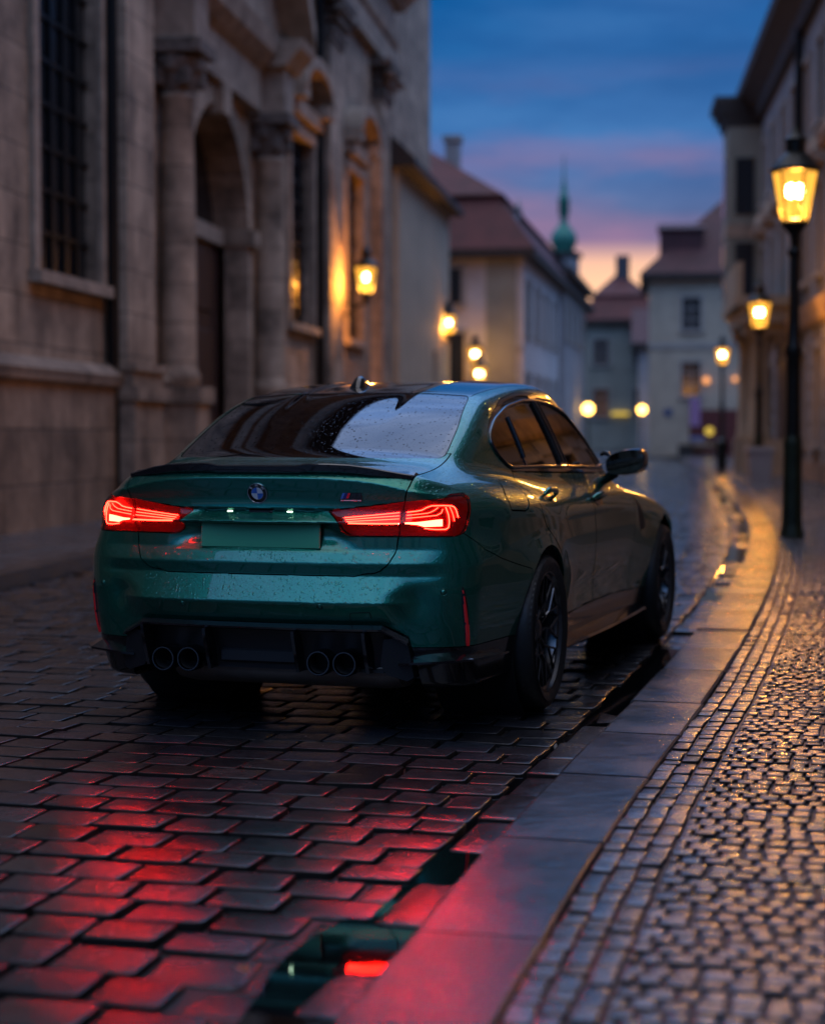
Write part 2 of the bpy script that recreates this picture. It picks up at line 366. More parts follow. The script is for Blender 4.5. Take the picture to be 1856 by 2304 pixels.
def car_field(x, y, z):
    a = np.sqrt(x*x + 1e-8)
    # flanks, with flared arches and haunches
    w = c_w(y) + c_p(z)
    sz = np.where(z < .60, np.exp(-((z-.60)/.42)**2), np.exp(-((z-.60)/.20)**2))
    w = w + .048*np.exp(-np.abs(y/.44)**2.4)*sz + .040*np.exp(-np.abs((y-2.857)/.44)**2.4)*sz
    w = w + .020*np.exp(-((y+.22)/.45)**2)*np.exp(-((z-.88)/.09)**2)
    w = w - .016*np.exp(-((z-.47)/.11)**2)*sstep(y,.35,.8)*(1-sstep(y,1.9,2.3))
    w = w - .042*sstep(-y, .50, .86)*sstep(z, .68, .84)
    fs = (a-w)*.97
    # tail
    hi = sstep(z, .56, .66)
    inner = 1 - sstep(a, .50+.12*hi, .66+.12*hi)
    plan = -1.052 + .10*(a/.7)**2.6
    zq = z + .055*(a/.62)**4*sstep(z, .915, .99)
    q = c_qo(zq) + (c_q(zq)-c_qo(zq))*inner
    ed = .278 + .055*(.9-z)/.1
    rec = (1-sstep(a, ed-.04, ed+.075))*sstep(z, .735, .80)*(1-sstep(z, .902, .909))
    q = q + .027*rec
    # facet pocket in the bumper corners
    q = q + .016*np.exp(-((a-.63)/.055)**2)*np.exp(-((z-.56)/.07)**2)
    fr = (plan+q-y)*.95
    ft = z - c_T(y) + .030*(a/.6)**3
    ft = ft*.98
    low = smax(fr, ft, .022)
    low = smax(low, fs, .10)
    fn = (y - (3.70 - .40*(a/.9)**3 - .10*((z-.55)/.3)**2))*.9
    low = smax(low, fn, .08)
    low = smax(low, .195 - z, .03)
    # greenhouse
    zz = z-1.0
    gs = (a - (c_g(y) - .36*zz - .25*zz*np.abs(zz)))*.90
    yb = -.605 + 2.1*(z-1.10) + .55*(z-1.10)**2
    rw = (yb + .10*(a/.6)**2 - y)*.42
    rz = z - c_R(y) + .030*(a/.55)**2
    rz = rz + .011*np.exp(-np.abs(a/.27)**16)
    ws = (y - (2.20 - 1.62*(z-.97) - .13*(a/.7)**2))*.46
    gr = smax(smax(rw, rz, .045), ws, .05)
    gr = smax(gr, gs, .075)
    gr = smax(gr, .85-z, .02)
    return smin(low, gr, .055)
def car_grad(P, e=1.5e-3):
    x, y, z = P[:,0], P[:,1], P[:,2]
    g = np.stack([car_field(x+e,y,z)-car_field(x-e,y,z), car_field(x,y+e,z)-car_field(x,y-e,z), car_field(x,y,z+e)-car_field(x,y,z-e)], 1)/(2*e)
    return g
def car_project(P, it=4):
    P = P.copy()
    for _ in range(it):
        g = car_grad(P); f = car_field(P[:,0],P[:,1],P[:,2])
        s = np.clip(f/np.maximum((g*g).sum(1),.05), -.02, .02)
        P -= g*s[:,None]
    return P
# ---------------------------------------------------------------- car body: field -> mesh -> panels
def surface_net(fn, xs, ys, zs):
    X, Y, Z = xs[:,None,None], ys[None,:,None], zs[None,None,:]
    Fv = np.empty((len(xs), len(ys), len(zs)), np.float32)
    for j in range(0, len(ys), 40):
        Fv[:, j:j+40, :] = fn(X, ys[None,j:j+40,None], Z)
    ins = Fv < 0
    c = np.zeros(tuple(n-1 for n in ins.shape), np.int8)
    for dx in (0,1):
        for dy in (0,1):
            for dz in (0,1):
                c += ins[dx:ins.shape[0]-1+dx, dy:ins.shape[1]-1+dy, dz:ins.shape[2]-1+dz]
    act = (c > 0) & (c < 8)
    I, J, K = np.nonzero(act)
    vid = np.full(act.shape, -1, np.int32); vid[I,J,K] = np.arange(len(I))
    acc = np.zeros((len(I),3)); cnt = np.zeros(len(I))
    corners = [(0,0,0),(1,0,0),(0,1,0),(1,1,0),(0,0,1),(1,0,1),(0,1,1),(1,1,1)]
    for a in range(8):
        for b in range(a+1, 8):
            ca, cb = corners[a], corners[b]
            if sum(p != q for p, q in zip(ca, cb)) != 1: continue
            fa = Fv[I+ca[0],J+ca[1],K+ca[2]]; fb = Fv[I+cb[0],J+cb[1],K+cb[2]]
            m = (fa < 0) != (fb < 0)
            t = np.where(m, fa/np.where(m, fa-fb, 1), 0)[:,None]
            pa = np.stack([xs[I+ca[0]], ys[J+ca[1]], zs[K+ca[2]]], 1); pb = np.stack([xs[I+cb[0]], ys[J+cb[1]], zs[K+cb[2]]], 1)
            acc += np.where(m[:,None], pa+(pb-pa)*t, 0); cnt += m
    V = acc/cnt[:,None]
    quads = []
    for ax in range(3):
        sl0 = [slice(None)]*3; sl1 = [slice(None)]*3
        sl0[ax] = slice(0,-1); sl1[ax] = slice(1,None)
        s0, s1 = ins[tuple(sl0)], ins[tuple(sl1)]
        o = [k for k in range(3) if k != ax]
        E = np.nonzero(s0 != s1); idx = [E[0],E[1],E[2]]
        ok = (idx[o[0]] > 0) & (idx[o[1]] > 0) & (idx[o[0]] < ins.shape[o[0]]-1) & (idx[o[1]] < ins.shape[o[1]]-1)
        idx = [q[ok] for q in idx]; flip = s0[E][ok]
        def cell(d0, d1):
            q = [a.copy() for a in idx]; q[o[0]] = q[o[0]]-d0; q[o[1]] = q[o[1]]-d1
            return vid[q[0],q[1],q[2]]
        Q = np.stack([cell(1,1), cell(0,1), cell(0,0), cell(1,0)], 1)
        if ax == 1: flip = ~flip
        Q[~flip] = Q[~flip][:,::-1]
        quads.append(Q)
    Q = np.concatenate(quads); Q = Q[(Q >= 0).all(1)]
    return V, Q
HX = .0085
xs = np.arange(-HX/2, .99, HX)
ys = np.concatenate([np.arange(-1.16, -.2, .008), np.arange(-.2, 1.0, .011), np.arange(1.0, 3.82, .018)])
zs = np.arange(.17, 1.52, .0085)
BV, BQ = surface_net(car_field, xs, ys, zs)
on_mid = np.abs(BV[:,0]) < 1e-3
BV = car_project(BV, 4)
BV[on_mid, 0] = 0
BT = np.concatenate([BQ[:,[0,1,2]], BQ[:,[0,2,3]]])
BL = np.zeros(len(BT), np.int32)                      # panel id of every triangle
def poly_sd(P, poly):
    """signed distance (negative inside) of 2-D points to a polygon"""
    poly = np.array(poly, float); A = poly; B = np.roll(poly, -1, 0)
    d = np.full(len(P), 1e9); inside = np.zeros(len(P), bool)
    for a, b in zip(A, B):
        e = b-a; t = np.clip(((P-a)@e)/(e@e), 0, 1); d = np.minimum(d, np.hypot(*(P-(a+t[:,None]*e)).T))
        c = (a[1] > P[:,1]) != (b[1] > P[:,1])
        with np.errstate(divide='ignore', invalid='ignore'):
            xc = (b[0]-a[0])*(P[:,1]-a[1])/(b[1]-a[1]+1e-30)+a[0]
        inside ^= c & (P[:,0] < xc)
    return np.where(inside, -d, d)
def rounded(poly, r, n=5):
    """corners of a polygon rounded with radius-like cut r"""
    out = []; m = len(poly); P = [np.array(p, float) for p in poly]
    for i in range(m):
        a, b, c = P[i-1], P[i], P[(i+1)%m]
        ra = min(r, np.linalg.norm(a-b)*.45); rc = min(r, np.linalg.norm(c-b)*.45)
        p0 = b+(a-b)/np.linalg.norm(a-b)*ra; p1 = b+(c-b)/np.linalg.norm(c-b)*rc
        for t in np.linspace(0, 1, n): out.append(tuple((1-t)**2*p0+2*t*(1-t)*b+t*t*p1))
    return out
def split(dist, where, frm, new):
    """cut the triangles along dist = 0 and give those inside the label `new`"""
    global BV, BT, BL
    d = dist(BV); d = np.where(np.abs(d) < 4e-4, 4e-4*np.where(d < 0, -1, 1), d)
    cand = np.isin(BL, frm)
    if where is not None: cand &= where(BV[BT].mean(1))
    neg = d[BT] < 0; k = neg.sum(1)
    cross = cand & (k > 0) & (k < 3)
    full = cand & (k == 3)
    BL[full] = new
    T = BT[cross]; lab = BL[cross]; ng = neg[cross]
    keepT, keepL = BT[~cross], BL[~cross]
    # rotate so that the odd vertex is first
    one = ng.sum(1) == 1
    odd = np.where(one[:,None], ng, ~ng); r = odd.argmax(1)
    T = np.stack([T[np.arange(len(T)), (r+i)%3] for i in range(3)], 1)
    def cutv(a, b):
        lo, hi = np.minimum(a,b), np.maximum(a,b)
        return lo.astype(np.int64)*10_000_000+hi
    k1, k2 = cutv(T[:,0],T[:,1]), cutv(T[:,0],T[:,2])
    uk, inv = np.unique(np.concatenate([k1,k2]), return_inverse=True)
    a, b = uk//10_000_000, uk%10_000_000
    t = (d[a]/(d[a]-d[b]))[:,None]; NV = BV[a]+(BV[b]-BV[a])*t
    mid = (np.abs(BV[a,0]) < 1e-9) & (np.abs(BV[b,0]) < 1e-9)
    NV = car_project(NV, 2); NV[mid,0] = 0
    i1 = len(BV)+inv[:len(T)]; i2 = len(BV)+inv[len(T):]
    t0 = np.stack([T[:,0], i1, i2],1); t1 = np.stack([i1, T[:,1], T[:,2]],1); t2 = np.stack([i1, T[:,2], i2],1)
    l0 = np.where(one, new, lab); l1 = np.where(one, lab, new)
    BV = np.concatenate([BV, NV]); BT = np.concatenate([keepT, t0, t1, t2]); BL = np.concatenate([keepL, l0, l1, l1])
xz = lambda V: np.stack([V[:,0], V[:,2]],1)
yz = lambda V: np.stack([V[:,1], V[:,2]],1)
tz = lambda V: np.stack([V[:,0]+.6*(V[:,1]+1.0), V[:,2]],1)
SHELL, LID, BUMPER, LAMP_OUT, LAMP_IN, RWIN, ROOF, DOOR_R, DOOR_F, FUEL, DIFF, WIN_Q, WIN_R, WIN_F, PILLAR, SKIRT, VOID, WSCREEN, VENT, HOOD = range(20)
side = lambda c: (c[:,0] > .5)
# wheel openings
for wy, wz, wr in ((-.005,.345,.372), (2.857,.345,.388)):
    split(lambda V: np.hypot(V[:,1]-wy, V[:,2]-wz)-wr, lambda c: c[:,0] > .45, [SHELL], VOID)
# glass
RWP = rounded([(-.61,1.107),(.603,1.102),(.58,1.232),(.528,1.372),(.35,1.384),(0,1.388),(-.35,1.384)], .03)
split(lambda V: poly_sd(xz(V), RWP), lambda c: (c[:,1] < .5) & (c[:,2] > 1.07), [SHELL], RWIN)
DLO = rounded([(1.90,.998),(1.632,1.000),(.534,1.026),(.040,1.038),(-.047,1.107),(-.074,1.165),(-.05,1.214),(.096,1.288),(.357,1.360),(.655,1.397),(.931,1.402),(1.20,1.386),(1.42,1.332),(1.66,1.205)], .05, 6)
gl = lambda c: (c[:,0] > .45) & (c[:,2] > .97) & (c[:,1] > -.3) & (c[:,1] < 2.1)
split(lambda V: poly_sd(yz(V), DLO), gl, [SHELL], PILLAR)
inset = lambda V: poly_sd(yz(V), DLO)+.016
band = lambda y0, y1, s: (lambda V: np.maximum(inset(V), np.maximum(y0+s*(V[:,2]-1.03)-V[:,1], V[:,1]-(y1+s*(V[:,2]-1.03)))))
split(band(-1,.285,.05), gl, [PILLAR], WIN_Q)
split(band(.315,.875,-.08), gl, [PILLAR], WIN_R)
split(band(1.015,3,-.10), gl, [PILLAR], WIN_F)
split(lambda V: np.maximum(np.abs(V[:,0])-.60+.35*(V[:,2]-1.2), np.maximum(.99-V[:,2], V[:,2]-1.40)), lambda c: (c[:,1] > 1.1) & (c[:,2] > .9) & (c[:,2] < 1.43), [SHELL], WSCREEN)
split(lambda V: np.maximum(V[:,0]-(.528+.02*V[:,1]), np.maximum(.135-V[:,1]-.0*V[:,0], V[:,1]-1.28)), lambda c: c[:,2] > 1.36, [SHELL], ROOF)
# tail
LAMP = [(.275,.902),(.45,.921),(.608,.938),(.74,.947),(.795,.951),(.822,.966),(.907,.968),(.935,.950),(.928,.905),(.905,.84),(.885,.816),(.845,.803),(.585,.803),(.36,.803),(.335,.82),(.295,.88)]
LAMP = rounded(LAMP, .012, 4)
tail = lambda c: c[:,1] < -.45
lamp_sd = lambda V: poly_sd(tz(V), LAMP)
lid_edge = curve([(.60,.40),(.644,.40),(.648,.41),(.655,.460),(.680,.515),(.72,.545),(.80,.563),(.94,.590),(1.0,.607),(1.04,.612),(1.3,.606)])
lid_sd = lambda V: np.maximum(V[:,0]-lid_edge(V[:,2]), .646-V[:,2])
split(lamp_sd, tail, [SHELL], LAMP_OUT)
split(lambda V: V[:,0]-lid_edge(V[:,2]), tail, [LAMP_OUT], LAMP_IN)
split(lid_sd, lambda c: (c[:,1] < -.3) & (c[:,2] < 1.12), [SHELL], LID)
DIFP = [(-1,.459),(.512,.454),(.600,.410),(.615,.345),(.63,.19),(.63,.1),(-1,.1)]
split(lambda V: poly_sd(xz(V), DIFP), lambda c: c[:,1] < -.6, [SHELL], DIFF)
BMP = [(-1.3,.802),(-.90,.802),(-.86,.815),(-.80,.780),(-.736,.741),(-.60,.700),(-.45,.668),(-.28,.635),(-.28,.0),(-1.3,0)]
split(lambda V: poly_sd(yz(V), BMP), lambda c: c[:,1] < -.2, [SHELL], BUMPER)
# the black strip along the bottom of the bumper and the sills
split(lambda V: np.maximum(V[:,2]-.366, .10-V[:,2]), lambda c: (c[:,1] < -.2) & (c[:,0] > .5), [BUMPER], SKIRT)
split(lambda V: V[:,2]-(.345+.02*np.sin((V[:,1]-.4)*1.7)), lambda c: (c[:,1] > .25) & (c[:,1] < 2.6) & (c[:,0] > .5), [SHELL], SKIRT)
# doors and flaps
door_rear = [(.06,1.032),(-.02,.985),(-.075,.925),(-.085,.86),(-.03,.805),(.086,.750),(.20,.680),(.33,.58),(.43,.46),(.47,.30)]
mid_cut = [(1.03,1.06),(1.05,1.0),(1.085,.92),(1.12,.80),(1.14,.70),(1.155,.58),(1.20,.45),(1.25,.30)]
front_cut = [(2.02,1.06),(2.06,.98),(2.12,.86),(2.11,.68),(2.07,.53),(2.08,.30)]
DR = door_rear[:1]+[(.06,1.10),(1.03,1.10)]+mid_cut+door_rear[::-1][:-1]
DF = mid_cut[::-1]+[(1.03,1.10),(2.02,1.10)]+front_cut
sd_ = lambda c: (c[:,0] > .6) & (c[:,2] < 1.06)
split(lambda V: poly_sd(yz(V), rounded(DR,.03)), sd_, [SHELL], DOOR_R)
split(lambda V: poly_sd(yz(V), rounded(DF,.03)), sd_, [SHELL], DOOR_F)
FUELP = rounded([(-.285,1.004),(-.10,1.008),(-.13,.965),(-.20,.925),(-.315,.878),(-.500,.888),(-.45,.95)], .022)
split(lambda V: poly_sd(yz(V), FUELP), sd_, [SHELL], FUEL)
VENTP = rounded([(2.17,.865),(2.20,.865),(2.31,.76),(2.36,.68),(2.24,.665),(2.20,.75)], .02)
split(lambda V: poly_sd(yz(V), VENTP), sd_, [SHELL], VENT)
split(lambda V: np.maximum(V[:,0]-(.70-.05*(V[:,1]-2)), 2.16+.1*V[:,0]**2-V[:,1]), lambda c: (c[:,2] > .72) & (c[:,1] > 2) & (c[:,1] < 3.6), [SHELL], HOOD)
BN = car_grad(BV); BN /= np.maximum(np.linalg.norm(BN, axis=1)[:,None], 1e-6)
BN[np.abs(BV[:,0]) < 1e-9, 0] = 0
def panel(ids, name, mat, parent, both=False, mirror=False, gap=.0020, flange=.016, sink=0., lift=None):
    """one body panel: its surface with true normals, pulled back along its edges and folded inwards there"""
    T = BT[np.isin(BL, ids)]
    used, inv = np.unique(T, return_inverse=True); T = inv.reshape(-1,3).astype(np.int64)
    V = BV[used].copy(); N = BN[used].copy()
    e = np.concatenate([T[:,[0,1]],T[:,[1,2]],T[:,[2,0]]]); es = np.sort(e,1); key = es[:,0]*len(V)+es[:,1]
    uq, first, cnt = np.unique(key, return_index=True, return_counts=True)
    be = e[first[cnt == 1]]
    be = be[~((np.abs(V[be[:,0],0]) < 1e-7) & (np.abs(V[be[:,1],0]) < 1e-7))]
    # in-surface direction away from the edge
    tdir = np.zeros_like(V)
    ed = V[be[:,1]]-V[be[:,0]]; ed /= np.maximum(np.linalg.norm(ed,axis=1)[:,None],1e-9)
    for col in (0,1):
        v = be[:,col]; np.add.at(tdir, v, np.cross(N[v], ed))
    bv = np.unique(be)
    t = tdir[bv]; t -= (t*N[bv]).sum(1)[:,None]*N[bv]; t /= np.maximum(np.linalg.norm(t,axis=1)[:,None],1e-9)
    if sink: V -= N*sink
    midb = np.abs(V[bv,0]) < 1e-7; t[midb,0] = 0
    V[bv] += t*gap
    pos = np.full(len(V), -1); pos[bv] = len(V)+np.arange(len(bv))
    Vf = V[bv]; Vd = V[bv]-N[bv]*flange+t*.001
    q0, q1 = pos[be[:,0]], pos[be[:,1]]; nb = len(bv)
    FT = np.concatenate([np.stack([q1,q0,q0+nb],1), np.stack([q1,q0+nb,q1+nb],1)])
    VV = np.concatenate([V, Vf, Vd]); NN = np.concatenate([N, -t, -t]); TT = np.concatenate([T, FT])
    def mirr(VV, NN, TT): return VV*np.array([-1,1,1]), NN*np.array([-1,1,1]), TT[:,::-1]
    if both:
        V2, N2, T2 = mirr(VV, NN, TT); VV, NN, TT = np.concatenate([VV,V2]), np.concatenate([NN,N2]), np.concatenate([TT, T2+len(VV)])
    elif mirror: VV, NN, TT = mirr(VV, NN, TT)
    return np_mesh(name, VV, TT, mat, parent, True, NN)
def on_body(p, lift=0.):
    """the nearest place on the body to p, raised by lift, with its normal"""
    q = np.array([p], float); q = car_project(q, 6); n = car_grad(q)[0]; n /= np.linalg.norm(n)
    return Vector(q[0]+n*lift), Vector(n)
# ---------------------------------------------------------------- the car
car = thing('sports_sedan', 'dark metallic green four door sedan with glowing red tail lamps, wet with rain', 'car')
BODY_IDS = [SHELL]
panel([SHELL], 'body_shell', M['paint'], car, both=True)
lid = panel([LID], 'trunk_lid', M['paint'], car, both=True, gap=.0036)
bumper = panel([BUMPER], 'rear_bumper', M['paint'], car, both=True)
panel([HOOD], 'hood', M['paint'], car, both=True)
panel([RWIN], 'rear_window', M['rear_glass'], car, both=True, gap=.002, sink=.002)
panel([WSCREEN], 'windscreen', M['side_glass'], car, both=True, sink=.002)
M['roof'] = pbr('wet_carbon_roof', (.020,.022,.026), .14, 0, 1., .04, .8, bump=(140,.10,.002))
panel([ROOF], 'roof_panel', M['roof'], car, both=True)
for mir in (False, True):
    for ids, nm in ((DOOR_R, 'rear_door'), (DOOR_F, 'front_door')):
        d = panel([ids], nm, M['paint'], car, mirror=mir, gap=.0068)
        s = -1 if mir else 1
        # bowl, grip and lock of the handle
        hy, hz = (.275,.922) if ids == DOOR_R else (1.235,.872)
        bowl = MB(); n = 14
        c, nn = on_body((s*.86, hy, hz)); t1 = Vector((0,1,0)); t1 = (t1-nn*t1.dot(nn)).normalized(); t2 = nn.cross(t1).normalized()
        if t2.z < 0: t2 = -t2
        pts = []
        vs = []; fs = []
        for r, dep in ((1.0,.0012),(.92,-.004),(.7,-.010),(.35,-.014),(.02,-.015)):
            for k in range(28):
                a = 2*PI*k/28; q = c + t1*math.cos(a)*.098*r + t2*math.sin(a)*.038*r
                qb, qn = on_body(q, .0012 if r > .95 else .0012)
                vs.append(qb + qn*(.0012*(1 if r > .95 else 0)))
        # the bowl reads as a dark lens-shaped recess; the grip bridges it
        for i in range(4):
            for k in range(28): fs.append((i*28+k, i*28+(k+1)%28, i*28+28+(k+1)%28, i*28+28+k))
        hb = MB().add(vs, fs, True).build('handle_bowl', M['gloss_black'], d)
        grip = []
        for k in range(11):
            u = (k-5)/5; q = c + t1*u*.118 + t2*(.006-.004*u*u); qb, qn = on_body(q)
            grip.append(qb + qn*(.006+.030*(1-u**4)))
        MB().tube(grip, [.008]+[.0135]*9+[.008], 10, True).build('door_handle', M['paint'], d)
    panel([WIN_Q], 'quarter_window', M['side_glass'], car, mirror=mir, sink=.004, gap=.001)
    panel([WIN_R], 'rear_door_window', M['side_glass'], car, mirror=mir, sink=.004, gap=.001)
    panel([WIN_F], 'front_door_window', M['side_glass'], car, mirror=mir, sink=.004, gap=.001)
    panel([PILLAR], 'window_frame', M['trim'], car, mirror=mir, gap=.001)
    panel([SKIRT], 'side_skirt', M['gloss_black'], car, mirror=mir)
    panel([VENT], 'fender_vent', M['satin_black'], car, mirror=mir)
    s = -1 if mir else 1
    # raised moulding all round the side glass
    ring = []
    for (y, z) in DLO: p, n = on_body((s*.70, y, z), .002); ring.append(p)
    ring.append(ring[0]); ring.append(ring[1])
    MB().tube(ring, .0085, 8, False).build('window_moulding', M['trim'], car)
    # posts between the panes
    for y0, y1, w in ((.300,.300,.010),(.85,.925,.018),(.99,.915+.15,.010)):
        pts = []
        for k in range(9):
            z = 1.035+.355*k/8; yy = {0:(.300+.05*(z-1.03)), 1:(.895-.09*(z-1.03)), 2:(.985-.10*(z-1.03))}[(0 if w==.010 and y0 < .5 else 1 if w==.018 else 2)]
            sd = poly_sd(np.array([[yy, z]]), DLO)[0]
            if sd > -.004: continue
            p, n = on_body((s*.70, yy, z), -.001); pts.append(p)
        MB().tube(pts, w, 8).build('window_post', M['trim'], car)
    # blade along the sill
    blade = []
    for k in range(15):
        y = .40+1.95*k/14; blade.append(y)
    mb = MB(); vs = []; fs = []
    for y in blade:
        e = .02*math.sin(PI*(y-.40)/1.95)
        for (x, z) in ((.84,.262),(.905+e,.236),(.912+e,.225),(.905+e,.218),(.82,.215)): vs.append((s*x, y, z))
    for i in range(len(blade)-1):
        for k in range(5): fs.append((i*5+k, i*5+(k+1)%5, i*5+5+(k+1)%5, i*5+5+k))
    mb.add(vs, fs).add(vs[:5], [(0,1,2,3,4)]).add(vs[-5:], [(0,1,2,3,4)]).build('skirt_blade', M['gloss_black'], car)
panel([FUEL], 'fuel_flap', M['paint'], car, gap=.0055)
panel([FUEL], 'quarter_patch', M['paint'], car, mirror=True, gap=0)
# ---- tail lamps: lens over a glowing red bowl, light bars between
z2 = lambda a, b: (650+a/4, 1040+b/4)
BARS = {  # traced on the lens: (t, z) pairs along each bar, half width
 'lid': [([(.3378,.8794),(.466,.8888),(.581,.8978)],.0015),([(.3415,.8723),(.4651,.8801),(.579,.8865)],.0015),([(.3451,.8661),(.4637,.8708),(.577,.8758)],.0015),([(.3507,.8521),(.4612,.8549),(.573,.8573)],.0030)],
 'out': [([(.6135,.8990),(.6571,.9018),(.682,.9052),(.7018,.9148),(.7266,.9225),(.7824,.9253),(.825,.9245),(.840,.920),(.8487,.9097),(.8587,.875)],.0020),
         ([(.6118,.888),(.6818,.8918),(.7118,.8945),(.7365,.9039),(.7566,.9168)],.0014),
         ([(.6081,.8772),(.6813,.8802),(.7463,.8844),(.7711,.8952),(.779,.9103)],.0014),
         ([(.6902,.8305),(.7903,.8302),(.8056,.8366),(.8111,.8582),(.8064,.8885),(.7949,.9188)],.0020),
         ([(.8375,.8623),(.8277,.897),(.8161,.9208)],.0014)],
 'blob': [(.6006,.8625),(.6541,.8620),(.6802,.863),(.7462,.8675),(.7758,.8692),(.7755,.8423),(.6894,.8385),(.6583,.8479),(.5997,.8539)]}
def lens_points(t, z, lift):
    """places on the body whose lamp coordinate a+.6(y+1) is t at height z"""
    P = np.stack([t, np.full(len(t), -1.0), z], 1)
    for _ in range(10):
        P = car_project(P, 1); d = t-(P[:,0]+.6*(P[:,1]+1.0)); n = car_grad(P)
        tx = np.stack([-n[:,1], n[:,0]], 1); tx /= np.linalg.norm(tx, axis=1)[:,None]; tx *= np.sign(tx[:,:1]+1e-9)
        P[:,:2] += tx*(d/np.maximum(tx[:,0]+.6*tx[:,1], .35))[:,None]; P[:,2] = z
    P = car_project(P, 2); n = car_grad(P); n /= np.linalg.norm(n, axis=1)[:,None]
    return P+n*lift
_rib = {}
def ribbon(path, hw, lift, s, mb):
    key = (tuple(path), lift)
    if key not in _rib:
        P = np.array(path); seg = np.r_[0, np.cumsum(np.hypot(*np.diff(P,axis=0).T))]
        q = np.linspace(0, seg[-1], max(4, int(seg[-1]/.008)))
        _rib[key] = lens_points(np.interp(q, seg, P[:,0]), np.interp(q, seg, P[:,1]), lift)
    mb.tube([(s*p[0], p[1], p[2]) for p in _rib[key]], hw, 8, True)
for s in (1, -1):
    mir = s < 0
    for ids, key, nm in ((LAMP_OUT, 'out', 'tail_lamp'), (LAMP_IN, 'lid', 'tail_lamp')):
        lens = panel([ids], nm, M['lens'], car, mirror=mir, gap=.0016, flange=.004)
        panel([ids], 'lamp_bowl', M['lamp_base'], lens, mirror=mir, gap=.003, flange=.012, sink=.014)
        for path, hw in BARS[key]:
            mb = MB(); ribbon(path, hw, -.0085, s, mb); mb.build('light_bar', M['bar'], lens)
        if key == 'out':
            P = BARS['blob']; vs = []
            for p in lens_points(np.array([q[0] for q in P]), np.array([q[1] for q in P]), -.0085): vs.append((s*p[0], p[1], p[2]))
            f = [tuple(range(len(vs)))] if s > 0 else [tuple(range(len(vs)))[::-1]]
            MB().add(vs, f).build('light_cell', M['blob'], lens)
# ---- boot lip
sp = []
for x, ztop in ((0,1.079),(.165,1.079),(.21,1.087),(.30,1.0865),(.38,1.083),(.46,1.072),(.52,1.060),(.575,1.049),(.608,1.043)): sp.append((x, ztop))
sp = [(-x, z) for x, z in sp[::-1][:-1]]+sp
vs = []; fs = []
for x, zt in sp:
    a = abs(x); ye = -1.056+.10*(a/.7)**2.6+.045*(a/.608)**6
    zb = float(c_T(ye+.06))-.030*(a/.6)**3
    h = max(.006, zt-zb+.006)
    for (y, z) in ((ye+.085, zb-.004),(ye+.05, zb+.004),(ye+.018, zt-.004),(ye, zt),(ye-.005, zt-.004),(ye-.003, zt-.012),(ye+.002, zt-min(.031,h+.014)),(ye+.03, zt-min(.042,h+.024))): vs.append((x, y, z))
for i in range(len(sp)-1):
    for k in range(8): fs.append((i*8+k, i*8+(k+1)%8, i*8+8+(k+1)%8, i*8+8+k))
mb = MB().add(vs, [q[::-1] for q in fs], True); mb.add(vs[:8], [tuple(range(8))]); mb.add(vs[-8:], [tuple(range(8))[::-1]])
mb.build('boot_spoiler', M['carbon'], lid, autosmooth=35)
# ---- number plate, lamps over it, camera and latch
plate = MB().box(-.255,.255,-.006,.006,-.061,.061,.003).build('number_plate', M['plate'], lid)
py = -1.052+.020+.034
plate.location = (0, -1.020, .811); plate.rotation_euler = (math.radians(-4), 0, 0)
for s in (-1, 1):
    l = MB().box(-.011,.011,-.006,.006,-.0032,.0032,.001).build('plate_lamp', M['plate_lamp'], lid); l.location = (s*.128, -1.0225, .8945)
latch = MB().box(-.045,.045,-.012,.012,-.007,.007,.003); latch.lathe([(.0,-.014),(.008,-.013),(.008,.0)], (.05,0,-.002), 12, 'y'); latch = latch.build('boot_latch', M['satin_black'], lid); latch.location = (0.0, -1.020, .8945)
# ---- roundel
p, n = on_body((0, -1.05, .968), .0)
rd = bpy.data.objects.new('roundel', None)
def disc_obj(name, prof, mat, parent, n_=40):
    return MB().lathe(prof, (0,0,0), n_, 'y').build(name, mat, parent, autosmooth=40)
roundel = disc_obj('roundel', [(.0,-.0075),(.0385,-.0075),(.041,-.006),(.041,.006)], M['gloss_black'], lid, 48)
tilt = math.asin(max(-1, min(1, n.z)))
roundel.location = p; roundel.rotation_euler = (tilt*-1, 0, 0)
disc_obj('chrome_ring', [(.0385,-.0076),(.0395,-.0092),(.041,-.0092),(.0418,-.0076),(.0418,.004)], M['chrome'], roundel, 48)
disc_obj('chrome_ring', [(.0238,-.0076),(.0245,-.0088),(.0256,-.0088),(.0262,-.0076)], M['chrome'], roundel, 48)
for k in range(4):
    vs = [(0,-.0084,0)]
    for j in range(13): a = k*PI/2+PI/2*j/12; vs.append((.0242*math.cos(a), -.0084, .0242*math.sin(a)))
    MB().add(vs, [tuple(range(14))]).build('enamel_quarter', M['white'] if k % 2 == 0 else M['blue'], roundel)
def text_mesh(name, txt, size, mat, parent, ext=.0006, shear=0.):
    cu = bpy.data.curves.new(name, 'FONT'); cu.body = txt; cu.size = size; cu.extrude = ext; cu.align_x = 'CENTER'; cu.align_y = 'CENTER'; cu.shear = shear; cu.resolution_u = 3
    o = bpy.data.objects.new(name, cu); COL.objects.link(o)
    me = bpy.data.meshes.new_from_object(o.evaluated_get(bpy.context.evaluated_depsgraph_get()))
    bpy.data.objects.remove(o); bpy.data.curves.remove(cu)
    me.materials.clear(); me.materials.append(mat)
    return link(name, me, parent)
for ch, a in (('B', 138), ('M', 90), ('W', 42)):
    t = text_mesh('letter', ch, .0145, M['white'], roundel); ar = math.radians(a)
    t.location = (.0322*math.cos(ar), -.0085, .0322*math.sin(ar)); t.rotation_euler = (PI/2, -(ar-PI/2), 0)
